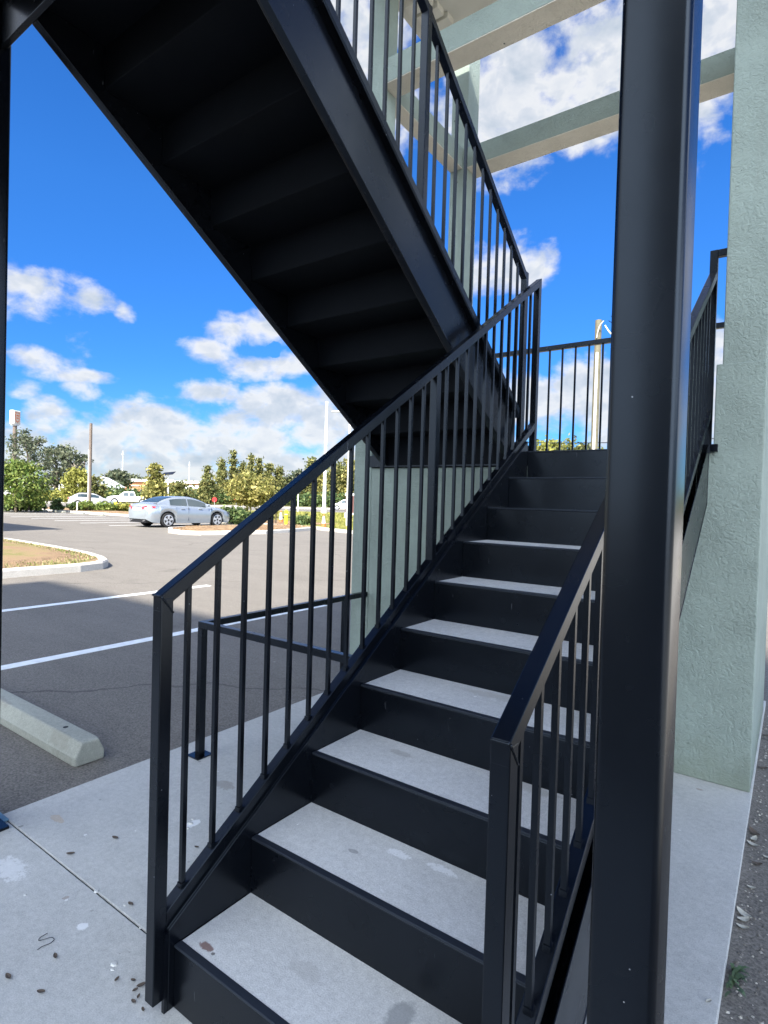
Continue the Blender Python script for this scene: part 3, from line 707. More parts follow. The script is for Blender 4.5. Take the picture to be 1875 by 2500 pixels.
def tree(name, label, px, D, h, rx, kind, leafm, bark='bark', z0=0.25, nc=60, per=60, ls=0.22, cr=None, seed=1, group=None, trunk_r=None, cat='tree', lean=0):
    loc = G(px, D, GZ); t = thing(name, label, cat, loc, rnd.uniform(0, 6), group)
    cr = cr or rx * 0.22
    pts, cs = crown_pts(rx, rx, h * z0, h * 0.97, kind, nc, per, cr, seed)
    tr = trunk_r or h * 0.022
    mb = MB(); r = random.Random(seed)
    top = h * (0.9 if kind is CONE else .72)
    path = [(r.uniform(-.04, .04) * h * (i / 5) + lean * i / 5, r.uniform(-.04, .04) * h * (i / 5), top * i / 5) for i in range(6)]
    path[0] = (0, 0, 0); mb.tube(path, [tr * (1.25 - .95 * i / 5) for i in range(6)], 8)
    for c in r.sample(cs, min(len(cs), 16)):
        zz = min(c[2] * .75, top * .9); i = min(4, int(zz / top * 5)); b0 = Vector(path[i]).lerp(Vector(path[i + 1]), (zz / top * 5 - i)) if zz < top else Vector(path[5])
        mid = b0.lerp(Vector(c), .5) + Vector((0, 0, r.uniform(-.03, .05) * h))
        mb.tube([b0, mid, Vector(c)], [tr * .42, tr * .26, tr * .1], 5)
    mb.build('trunk', bark, t)
    leaves('crown', leafm, pts, ls, t, seed=seed)
    return t
# near-side small trees and shrubs in the planting strip
tree('ornamental_tree', 'bright green bushy tree at the left edge beyond the far parking bays', 38, 40, 3.5, 1.85, EGG, 'leaf_green', z0=.16, nc=80, per=52, ls=.16, cr=.33, seed=3)
tree('oak_tree', 'tall dark sparse oak behind the leftmost bright green tree', 60, 82, 10.2, 3.1, ROUND, 'leaf_oak', z0=.22, nc=34, per=55, ls=.27, cr=.5, seed=5, trunk_r=.22)
tree('oak_tree', 'dark oak with a bare lower trunk behind the road, left of the brown pole', 136, 96, 9.3, 3.7, UMB, 'leaf_oak', z0=.28, nc=44, per=55, ls=.3, cr=.55, seed=8, trunk_r=.35)
tree('dying_tree', 'thin half bare tree with spreading branches right behind the dark oak', 178, 92, 8.2, 2.3, UMB, 'leaf_oak', 'pale_bark', z0=.5, nc=22, per=30, ls=.35, cr=.5, seed=21, trunk_r=.28)
tree('yellow_tree', 'yellow green rounded tree left of the brown utility pole', 186, 76, 4.4, 1.6, EGG, 'leaf_yellow', z0=.12, nc=60, per=50, ls=.26, seed=9)
tree('scrub_tree', 'dull brownish green scrub tree right of the brown utility pole', 226, 90, 4.4, 1.6, ROUND, 'leaf_cypress', z0=.1, nc=50, per=40, ls=.3, seed=10)
tree('distant_tree', 'wide dark green tree rising behind the grey gabled house', 286, 150, 7.4, 2.5, ROUND, 'leaf_oak', z0=.3, nc=60, per=60, ls=.6, seed=12)
tree('distant_tree', 'low dark tree behind the roof of the long orange banded building', 328, 260, 9.6, 4.0, ROUND, 'leaf_oak', z0=.4, nc=40, per=50, ls=.7, seed=13)
tree('young_tree', 'slim pointed young tree behind the roof of the silver sedan', 378, 78, 6.6, 1.6, CONE, 'leaf_magnolia', z0=.14, nc=70, per=45, ls=.26, seed=14)
tree('shrub', 'dull green rounded shrub right of the solar lamp', 438, 92, 3.4, 2.0, ROUND, 'leaf_cypress', z0=.02, nc=50, per=45, ls=.3, seed=15, cat='shrub')
con = [(505, 104, 7.0, 1.9, 'broad green gold conifer standing leftmost in the group beyond the road'), (540, 116, 9.3, 1.7, 'conifer with a thin leader second from the left beyond the road'),
       (566, 120, 11.3, 2.0, 'tallest pointed conifer in the group beyond the road'), (589, 118, 9.2, 1.6, 'narrow greyish conifer right of the tallest one'),
       (610, 114, 10.0, 1.8, 'pointed conifer behind the large pale leaved young tree'), (631, 118, 9.6, 1.5, 'thin spiky conifer fifth spire from the left in the group'),
       (655, 116, 9.4, 2.2, 'broad conifer just left of where the handrail crosses the group'), (680, 118, 8.6, 2.2, 'rounded conifer rightmost before the handrail')]
for i, (px, D, h, rx, lb) in enumerate(con):
    tree('conifer', lb, px, D, h, rx * .92, CONE, 'leaf_cypress', z0=.05, nc=90, per=46, ls=.30, cr=.36, seed=30 + i, group='conifers beyond the road')
tree('distant_tree', 'dark tree showing just left of the rising handrail', 722, 122, 7.4, 2.8, ROUND, 'leaf_oak', z0=.15, nc=60, per=50, ls=.45, seed=41)
tree('conifer', 'single spire showing over the handrail near the white pole', 757, 124, 10.8, 1.6, CONE, 'leaf_cypress', z0=.1, nc=80, per=45, ls=.4, cr=.45, seed=42, group='conifers beyond the road')
for i, (px, h, rx, lb) in enumerate(((740, 6.6, 2.6, 'green gold bush like tree under the handrail left of the white pole'), (781, 6.8, 2.6, 'leafy tree right behind the white lamp pole'),
                              (820, 9.5, 2.7, 'tall leafy tree between the white pole and the grey lamp pole'), (853, 10.0, 2.7, 'leafy tree beside the left corner of the stucco wall'), (700, 5.4, 2.4, 'low bushy tree under the handrail beyond the yellow bollard'))):
    tree('roadside_tree', lb, px, 122, h, rx, EGG, 'leaf_magnolia' if i % 2 else 'leaf_cypress', z0=.04, nc=90, per=50, ls=.42, seed=50 + i, group='trees beyond the road')
tree('pale_leaved_tree', 'staked young tree with large yellow green leaves right of the silver sedan', 612, 40, 2.95, 1.5, ROUND, 'leaf_magnolia', 'pale_bark', z0=.36, nc=80, per=42, ls=.17, seed=61, trunk_r=.035)
SH = lambda t: math.sqrt(max(0, 1 - t ** 2)) ** .6
def shrub(label, px, D, h, rx, m_, seed, ls=.13, nc=26, per=40):
    loc = G(px, D, GZ + .1); t = thing('shrub', label, 'shrub', loc, rnd.uniform(0, 6), 'shrubs in the planting beds')
    pts, cs = crown_pts(rx, rx, .1 * h, h, SH, nc, per, rx * .2, seed)
    mb = MB(); r = random.Random(seed)
    for c in cs[:12]: mb.tube([(0, 0, 0), (c[0] * .5, c[1] * .5, c[2] * .6), c], [.012, .009, .004], 5)
    mb.build('stem', 'bark', t); leaves('foliage', m_, pts, ls, t, seed=seed)
for i, a in enumerate((('wide leafy shrub under the leftmost green tree', 14, 40.5, .75, 1.1, 'leaf_shrub'), ('leafy shrub just left of the dark letter box', 52, 41.5, .7, .6, 'leaf_shrub'),
          ('dark green shrub right of the dark letter box', 93, 42, .75, .65, 'leaf_shrub'), ('upright green shrub between the first and second far wheel stops', 140, 43.5, .78, .45, 'leaf_shrub'),
          ('low shrub beside the short white post', 182, 44.5, .55, .5, 'leaf_shrub'), ('pale low shrub under the brown pole', 212, 44.5, .6, .6, 'leaf_green'),
          ('low green gold shrub left of the yellow hydrant', 258, 46, .6, .7, 'leaf_green'), ('grass like shrub by the boot of the silver sedan', 300, 47, .5, .6, 'leaf_yellow'),
          ('grey green shrub in front of the sedan bonnet', 572, 31.2, .75, .75, 'leaf_shrub'), ('small shrub partly behind the handrail on the island', 604, 31.5, .5, .5, 'leaf_shrub'),
          ('low spreading shrub right of the yellow bollard', 742, 31.0, .38, .5, 'leaf_shrub'))):
    shrub(*a, seed=70 + i)
# croton-like plant by the bollard
loc = G(674, 31.5, GZ + .1); t = thing('croton_plant', 'upright yellow and green plant left of the yellow bollard', 'plant', loc)
mb = MB(); r = random.Random(5)
for k in range(46):
    a = r.uniform(0, 6.28); h = r.uniform(.15, .95); L = r.uniform(.2, .34); w = .035; rr = r.uniform(0, .1)
    b0 = Vector((math.cos(a) * rr, math.sin(a) * rr, h * .8)); tip = b0 + Vector((math.cos(a) * L * .8, math.sin(a) * L * .8, L * .7)); sd = Vector((-math.sin(a), math.cos(a), 0)) * w
    md = (b0 + tip) / 2 + Vector((0, 0, .05)); mb.add([b0, md + sd, tip, md - sd], [(0, 1, 2, 3)])
mb.build('foliage', 'leaf_yellow', t)
mb = MB()
for k in range(6): mb.tube([(r.uniform(-.06, .06), r.uniform(-.06, .06), 0), (r.uniform(-.1, .1), r.uniform(-.1, .1), .8)], .014, 5)
mb.build('stem', 'bark', t)
# hedges and distant wood
def mass(name, pxs, D0, D1, h, n, ls, mat, seed, label, kind=True):
    r = np.random.default_rng(seed); pts = []
    for _ in range(n // 40):
        px = r.uniform(*pxs); D = r.uniform(D0, D1); c = G(px, D, GZ); hh = h * r.uniform(.45, 1.0); w = hh * .4
        k = 40; q = r.normal(size=(k, 3)) * np.array([w, w, hh * .27]) + np.array([c.x, c.y, hh * .5]); q[:, 2] = np.abs(q[:, 2]) + .02; pts.append(q)
    pts = np.concatenate(pts); ob = leaves(name, mat, pts, ls, None, seed=seed)
    tag(ob, kind='stuff'); ob['label'] = label
    return ob
mass('tall_grass', (75, 240), 93, 97, 2.0, 5200, .35, 'leaf_yellow', 90, 'brownish green rough grass bank beyond the road')
mass('undergrowth', (200, 480), 108, 116, 2.6, 8000, .4, 'leaf_shrub', 91, 'low green undergrowth beyond the road')
mass('undergrowth', (480, 900), 113, 122, 3.2, 9000, .42, 'leaf_shrub', 92, 'green undergrowth beneath the conifers beyond the road')
mass('distant_wood', (-900, 520), 210, 240, 6.5, 14000, 1.1, 'leaf_oak', 93, 'far dark line of trees on the horizon')
mass('distant_wood', (860, 3200), 150, 185, 7.5, 26000, 1.0, 'leaf_cypress', 94, 'far line of trees beyond the landing')
for i, (px, h, rx, m_, lb) in enumerate(((1338, 15.4, 4.0, 'leaf_yellow', 'yellow green tree top seen through the landing guard, left of the pale pole'), (1362, 14.0, 3.4, 'leaf_oak', 'grey green tree top in the middle of the landing guard'),
                     (1398, 15.6, 3.8, 'leaf_cypress', 'rounded tree top just left of the pale wooden pole'), (1422, 14.6, 3.0, 'leaf_oak', 'dark tree top directly beside the pale wooden pole'),
                     (1470, 13.4, 3.0, 'leaf_yellow', 'low yellow tree top right of the pale wooden pole'), (1312, 13.4, 2.6, 'leaf_cypress', 'small tree top beside the stair head post'))):
    tree('distant_tree', lb, px, 120, h, rx, EGG, m_, z0=.3, nc=80, per=45, ls=.5, seed=110 + i)

def tufts(name, poly, n, h, mat, seed, label, z):
    r = random.Random(seed); xs = [q[0] for q in poly]; ys = [q[1] for q in poly]; vs = []; fs = []; k = 0
    def inside(x, y):
        c_ = False
        for i in range(len(poly)):
            a, d = poly[i], poly[i - 1]
            if (a[1] > y) != (d[1] > y) and x < (d[0] - a[0]) * (y - a[1]) / (d[1] - a[1]) + a[0]: c_ = not c_
        return c_
    while k < n:
        x, y = r.uniform(min(xs), max(xs)), r.uniform(min(ys), max(ys))
        if not inside(x, y): continue
        k += 1; a = r.uniform(0, 6.28); L = h * r.uniform(.4, 1.3); w = L * .28; c_, s_ = math.cos(a) * w, math.sin(a) * w; lx, ly = r.uniform(-.5, .5) * L, r.uniform(-.5, .5) * L
        i = len(vs); vs += [(x - c_, y - s_, z), (x + c_, y + s_, z), (x + lx, y + ly, z + L)]; fs.append((i, i + 1, i + 2))
    ob = MB(); ob.v = vs; ob.f = fs
    me = bpy.data.meshes.new(name); me.from_pydata(vs, [], fs); me.materials.append(M[mat]); o = bpy.data.objects.new(name, me); COL.objects.link(o)
    tag(o, kind='stuff'); o['label'] = label
P1 = [(-9.55, -0.5), (-9.55, 4.4), (-10.2, 5.15), (-11.5, 5.4), (-16.5, 5.7), (-16.5, -0.5)]
tufts('dry_grass', P1, 22000, .04, 'tuft_dry', 1, 'short dry grass on the kerbed island', GZ + .15)
tufts('dry_grass', P1, 12000, .045, 'leaf_green', 2, 'greener grass patches on the kerbed island', GZ + .15)
P2 = [(-20, 14.3), (-18.6, 12.6), (-17.4, 12.4), (-16.8, 14.2), (-16.4, 15.3), (-17.4, 19.6), (-20, 19.6)]
tufts('mulch', P2, 6000, .05, 'tuft_mulch', 3, 'bark mulch on the far kerbed island', GZ + .15)
tufts('grass', [(-20, 24.4), (-17.3, 20.1), (-12.4, 18.6), (-2, 15), (-4, 40), (-22, 60), (-40, 40)], 9000, .14, 'leaf_yellow', 4, 'rough grass verge before the road', GZ + .09)
# ------------------------------------------------------------------ poles, signs, street things
def cyl(mb, x, y, z0, z1, r0, r1=None, n=14): return mb.tube([(x, y, z0), (x, y, z1)], [r0, r1 if r1 is not None else r0], n)
# brown utility pole
q = G(218, 60, GZ); t = thing('utility_pole', 'tall brown wooden utility pole behind the far planting bed', 'utility pole', q)
cyl(MB(), 0, 0, 0, 8.75, .17, .14).build('pole', 'wood_pole', t); MB().box(-.06, .06, -.2, -.14, .4, 6).build('cable_guard', 'galvanised', t)
# far T pole
q = G(204, 150, GZ); t = thing('utility_pole', 'small distant utility pole with a cross arm left of the brown pole', 'utility pole', q, .6)
cyl(MB(), 0, 0, 0, 11.0, .2, .16).build('pole', 'wood_pole', t); MB().box(-1.2, 1.2, -.09, .09, 10.6, 10.8).build('cross_arm', 'wood_pole', t); cyl(MB(), 1.1, 0.4, 6.2, 8.0, .35).build('transformer', 'galvanised', t)
# pale pole by the landing with white conduit
q = G(1445, 23.5, GZ); t = thing('utility_pole', 'pale wooden utility pole with a white conduit seen past the landing guard', 'utility pole', q, math.radians(-20))
cyl(MB(), 0, 0, 0, 9.1, .150, .130).build('pole', 'pale_pole', t); cyl(MB(), .10, -.17, 0, 7.75, .055).build('conduit', 'conduit', t)
MB().tube(arc([(.05, -.16, 8.35), (.18, -.2, 8.75), (.38, -.2, 8.95)]), .022, 6).build('insulator_arm', 'conduit', t)
MB().tube(arc([(.45, -.2, 8.75), (.65, -.2, 8.45), (.85, -.2, 8.25)]), .026, 6).build('insulator_arm', 'conduit', t)
for pts in ([(.95, -.2, 7.85), (1.0, -.2, 8.35), (1.3, -.2, 8.6), (1.5, -.2, 8.55)], [(1.25, -.2, 7.75), (1.3, -.2, 8.15), (1.45, -.2, 8.4)], [(.6, -.2, 8.9), (1.0, -.2, 8.6), (1.5, -.2, 8.35)], [(.7, -.2, 9.05), (.95, -.2, 8.95), (.9, -.2, 8.65)]):
    MB().tube(arc(pts), .014, 6).build('wire_tail', 'steel', t)
for x, z in ((.95, 7.85), (1.25, 7.7)): MB().tube([(x, -.2, z - .05), (x, -.2, z + .05)], .07, 10).build('clamp', 'steel', t)
wr = thing('overhead_cable', 'thin overhead cable crossing behind the landing guard', 'cable', G(1445, 40, 7.2))
a = G(1000, 46, 6.6) - Vector(wr.location); b_ = G(1900, 40, 6.9) - Vector(wr.location)
MB().tube([a.lerp(b_, k / 12) + Vector((0, 0, -.5 * math.sin(math.pi * k / 12))) for k in range(13)], .03, 6).build('strand', 'steel', wr)
# white pole and grey lamp pole
q = G(791, 59, GZ); t = thing('pole', 'slim tall white pole seen over the handrail', 'pole', q); cyl(MB(), 0, 0, 0, 11.35, .19, .12).build('shaft', 'white_paint', t); cyl(MB(), 0, 0, 0, .7, .35, .3).build('base', 'kerb', t)
MB().box(-.1, .1, -.1, .1, 11.35, 11.55).build('cap', 'white_paint', t)
q = G(849, 31, GZ); t = thing('street_lamp', 'grey lamp pole with a curved arm beside the stucco wall', 'street lamp', q, math.radians(215))
cyl(MB(), 0, 0, 0, 6.0, .10, .07).build('shaft', 'galvanised', t)
MB().tube(arc([(0, 0, 5.6), (.1, 0, 6.0), (.4, 0, 6.22), (.62, 0, 6.25)]), .03, 8).build('arm', 'galvanised', t)
MB().prism([(.58, 6.22), (.62, 6.30), (.98, 6.27), (1.02, 6.22)], 1, -.1, .1).build('lamp_head', 'galvanised', t)
q = G(409, 84, GZ); t = thing('solar_lamp', 'solar street lamp with a tilted panel behind the sedan roof', 'street lamp', q, math.radians(30))
cyl(MB(), 0, 0, 0, 4.4, .12, .1).build('shaft', 'white_paint', t); mb = MB(); mb.add([(-.9, -.5, 4.3), (.9, -.5, 4.5), (.9, .5, 4.95), (-.9, .5, 4.75), (-.9, -.5, 4.36), (.9, -.5, 4.56), (.9, .5, 5.01), (-.9, .5, 4.81)], [(0, 1, 2, 3), (7, 6, 5, 4), (0, 4, 5, 1), (1, 5, 6, 2), (2, 6, 7, 3), (3, 7, 4, 0)]); mb.build('solar_panel', 'black_plastic', t)
MB().box(.25, .9, -.12, .12, 3.7, 3.82).build('lamp_head', 'galvanised', t)
for px, D, h, lb in ((297, 420, 33, 'thin pale mast far away above the dark tree'), (460, 480, 30, 'thin pale mast far away above the long building')):
    t = thing('radio_mast', lb, 'mast', G(px, D, GZ), 0, 'far radio masts'); cyl(MB(), 0, 0, 0, h, .35, .2, 6).build('shaft', 'white_paint', t)
    MB().box(-.6, .6, -.6, .6, h - 3, h - 2).build('antenna', 'galvanised', t)
# big roadside pylon sign
q = G(33, 84, GZ); yaw = math.radians(28)
t = thing('pylon_sign', 'white pylon sign with an orange red shield emblem on a tall pole', 'sign', q, yaw)
cyl(MB(), 0, 0, 0, 11.0, .32, .27).build('pole', 'wood_pole', t)
cs = MB().box(-.36, .36, -.66, .66, 11.15, 13.2).build('cabinet', 'sign_case', t, bevel=.1)
fc = MB().box(.36, .38, -.56, .56, 11.28, 13.07).build('face', 'sign_face', cs)
em = [(-.44, 12.92), (.44, 12.92), (.44, 11.95), (.26, 11.6), (0, 11.45), (-.26, 11.6), (-.44, 11.95)]
MB().prism(em, 0, .38, .395).build('emblem', 'sign_emblem', cs)
MB().prism([(q_[0] * .74, 12.25 + (q_[1] - 12.25) * .78) for q_ in em], 0, .3955, .405).build('emblem_field', 'sign_face', cs)
MB().box(.4055, .413, -.26, .26, 12.35, 12.58).build('emblem_band', 'sign_emblem', cs); MB().box(.4055, .413, -.24, .24, 12.0, 12.18).build('emblem_band', 'sign_emblem', cs)
MB().box(-.4, .4, -.3, .3, 11.0, 11.149).build('bracket', 'galvanised', t)
# letter box, posts, hydrant, bollard, cones, board
q = G(70, 41, GZ + .1); t = thing('letter_box', 'dark letter box on a leaning post by the far bays', 'letter box', q, math.radians(20))
MB().tube([(0, 0, 0), (.03, 0, .9)], .05, 8).build('post', 'wood_pole', t); MB().box(-.12, .4, -.12, .12, .85, 1.05).build('box', 'black_plastic', t, bevel=.04); MB().box(.401, .41, -.05, .05, .9, .98).build('flap', 'galvanised', t)
for px, D, lb in ((38, 41.5, 'short white post under the leftmost green tree'), (188, 44, 'short white post left of the brown pole')):
    t = thing('marker_post', lb, 'post', G(px, D, GZ + .1), 0, 'short white marker posts'); cyl(MB(), 0, 0, 0, .62, .05, .045, 8).build('stake', 'white_paint', t); cyl(MB(), 0, 0, .62, .68, .05, .02, 8).build('cap', 'white_paint', t)
q = G(283, 50, GZ + .08); t = thing('fire_hydrant', 'yellow fire hydrant behind the boot of the silver sedan', 'hydrant', q)
MB().tube([(0, 0, 0), (0, 0, .06), (0, 0, .065), (0, 0, .5), (0, 0, .62), (0, 0, .72)], [.17, .17, .12, .12, .10, .03], 12).build('barrel', 'yellow_paint', t)
MB().tube([(-.2, 0, .42), (.2, 0, .42)], .06, 10).build('outlet', 'yellow_paint', t); MB().tube([(0, -.19, .38), (0, 0, .38)], .075, 10).build('outlet', 'yellow_paint', t)
q = G(699, 30.5, GZ); t = thing('bollard', 'bright yellow bollard beyond the kerbed island', 'bollard', q)
MB().tube([(0, 0, 0), (0, 0, .84), (0, 0, .87)], [.085, .085, .06], 14).build('tube', 'yellow_paint', t); MB().tube([(0, 0, .62), (0, 0, .66)], .087, 14).build('band', 'cream', t)
def cone(px, D, lb, h=.72):
    t = thing('traffic_cone', lb, 'traffic cone', G(px, D, GZ + .01), .3, 'traffic cones')
    MB().box(-.18, .18, -.18, .18, 0, .03).build('base', 'orange_plastic', t)
    MB().tube([(0, 0, .031), (0, 0, h)], [.135, .03], 14).build('cone', 'orange_plastic', t)
    MB().tube([(0, 0, h * .34), (0, 0, h * .86)], [.103, .047], 14).build('collar', 'white_paint', t)
cone(791, 29.6, 'orange and white traffic cone right of the bollard'); cone(686, 33.5, 'faded traffic cone between the yellow plant and bollard', .75)
q = G(862, 45, GZ); t = thing('notice_board', 'maroon panel with a white frame beside the stucco wall corner', 'sign', q, math.radians(35))
MB().box(-.6, .6, -.06, .06, .5, 1.85).build('panel', 'maroon', t); MB().box(-.65, .65, -.08, .08, 1.851, 2.05).build('cap', 'white_paint', t); MB().box(-.65, .65, -.08, .08, .35, .499).build('sill', 'white_paint', t)
for x in (-.62, .62): MB().box(x - .05, x + .05, -.05, .05, 0, .35).build('leg', 'white_paint', t)
for px, D, lb in ((523, 62, 'leftmost red round sign on a thin stake behind the sedan bonnet'), (576, 63, 'middle red round sign on a thin stake'), (633, 64, 'right red round sign cut by the handrail')):
    t = thing('roadside_sign', lb, 'sign', G(px, D, GZ), math.radians(35), 'red roadside signs')
    cyl(MB(), 0, 0, 0, 1.0, .02, .02, 8).build('stake', 'galvanised', t)
    n = 8; MB().prism([(.27 * math.cos(math.radians(22.5 + 45 * k)), 1.15 + .27 * math.sin(math.radians(22.5 + 45 * k))) for k in range(n)], 1, -.015, .015).build('panel', 'red_paint', t)
q = G(727, 62, GZ); t = thing('globe_lamp', 'small white globe lamp on a short pole under the handrail', 'lamp', q)
cyl(MB(), 0, 0, 0, 2.1, .05).build('shaft', 'white_paint', t); MB().tube([(0, 0, 2.1), (0, 0, 2.2), (0, 0, 2.4), (0, 0, 2.6), (0, 0, 2.66)], [.1, .25, .3, .22, .05], 12).build('globe', 'white_paint', t)
# ------------------------------------------------------------------ far houses
def house(px, D, w, d, h, rh, wall, roof, label, rz, gable=True, windows=()):
    t = thing('house', label, 'house', G(px, D, GZ), rz)
    mb = MB().box(-w / 2, w / 2, -d / 2, d / 2, 0, h)
    if gable: mb.prism([(-w / 2, h), (w / 2, h), (0, h + rh)], 1, -d / 2, d / 2)
    mb.build('wall', wall, t)
    e = .35
    if gable:
        r_ = MB()
        for s in (-1, 1): r_.prism([(0, h + rh + .05), (s * (w / 2 + e), h - e * rh / (w / 2) + .05), (s * (w / 2 + e), h - e * rh / (w / 2) + .2), (0, h + rh + .2)], 1, -d / 2 - e, d / 2 + e)
        r_.build('roof', roof, t)
    else: MB().box(-w / 2 - e, w / 2 + e, -d / 2 - e, d / 2 + e, h, h + rh).build('roof', roof, t)
    for x, z, ww, hh in windows:
        o = MB().box(x - ww / 2, x + ww / 2, -d / 2 - .06, -d / 2, z, z + hh).build('window', 'white_paint', t); MB().box(x - ww / 2 + .1, x + ww / 2 - .1, -d / 2 - .09, -d / 2 - .061, z + .1, z + hh - .1).build('pane', 'glass', o)
    return t
house(258, 128, 6.6, 9, 3.0, 1.9, 'house_wall', 'roof_white', 'pale grey gabled house behind the scrub right of the brown pole', math.radians(55), True, ((0, 3.5, .7, .8), (-1.5, 1.0, 1.2, 1.3), (1.6, 1.0, 1.2, 1.3)))
house(155, 128, 8, 6, 3.6, .5, 'house_white', 'roof_white', 'small white house under the dark oak', math.radians(60), False, ((-2, 1.2, 1.2, 1.2), (1.5, 1.2, 1.2, 1.2)))
house(20, 118, 12, 6, 3.8, 1.2, 'house_white', 'roof_white', 'long white roofed house behind the leftmost green tree', math.radians(65), True, ((-3, 1.2, 1.2, 1.2), (2, 1.2, 1.2, 1.2)))
t = thing('commercial_building', 'long low building with an orange brick band and white flat roof', 'building', G(400, 205, GZ), math.radians(52))
MB().box(-15, 13, 0, 14, 0, 4.6).build('wall', 'brick_orange', t); MB().box(-15.6, 13.6, -.6, 14.5, 6.0, 6.9).build('roof', 'roof_white', t); MB().box(-14.8, 12.8, .2, 14, 4.601, 5.999).build('upper_wall', 'brick_orange', t)
MB().box(-15.3, 13.3, -.3, -.01, 4.4, 4.75).build('ledge', 'cream', t)
for x in (-12, -8, -4, 0, 4, 8): w_ = MB().box(x, x + 2, -.05, 0, 1.2, 3.4).build('window', 'cream', t); MB().box(x + .15, x + 1.85, -.08, -.051, 1.35, 3.25).build('pane', 'glass', w_)
t = thing('commercial_building', 'grey shed with a white roof edge left of the conifers', 'building', G(470, 150, GZ), math.radians(50))
MB().box(-4, 4, 0, 8, 0, 3.4).build('wall', 'house_wall', t); MB().box(-4.4, 4.4, -.4, 8.2, 3.401, 4.3).build('roof', 'roof_white', t); MB().box(-1.2, 1.2, -.06, 0, 0, 2.4).build('door', 'house_roof', t)

# ------------------------------------------------------------------ vehicles
def interp(tab, x):
    for (a, va), (b_, vb) in zip(tab, tab[1:]):
        if a <= x <= b_: t = (x - a) / (b_ - a); return va + (vb - va) * t
    return tab[-1][1] if x > tab[-1][0] else tab[0][1]
def cspline(tab, x):
    n = len(tab)
    for i in range(n - 1):
        if tab[i][0] <= x <= tab[i + 1][0]:
            x0, y0 = tab[i]; x1, y1 = tab[i + 1]; h = x1 - x0; t = (x - x0) / h
            m0 = (y1 - tab[i - 1][1]) / (x1 - tab[i - 1][0]) if i > 0 else (y1 - y0) / h
            m1 = (tab[i + 2][1] - y0) / (tab[i + 2][0] - x0) if i < n - 2 else (y1 - y0) / h
            return (2 * t ** 3 - 3 * t ** 2 + 1) * y0 + (t ** 3 - 2 * t ** 2 + t) * h * m0 + (-2 * t ** 3 + 3 * t ** 2) * y1 + (t ** 3 - t ** 2) * h * m1
    return tab[-1][1] if x > tab[-1][0] else tab[0][1]
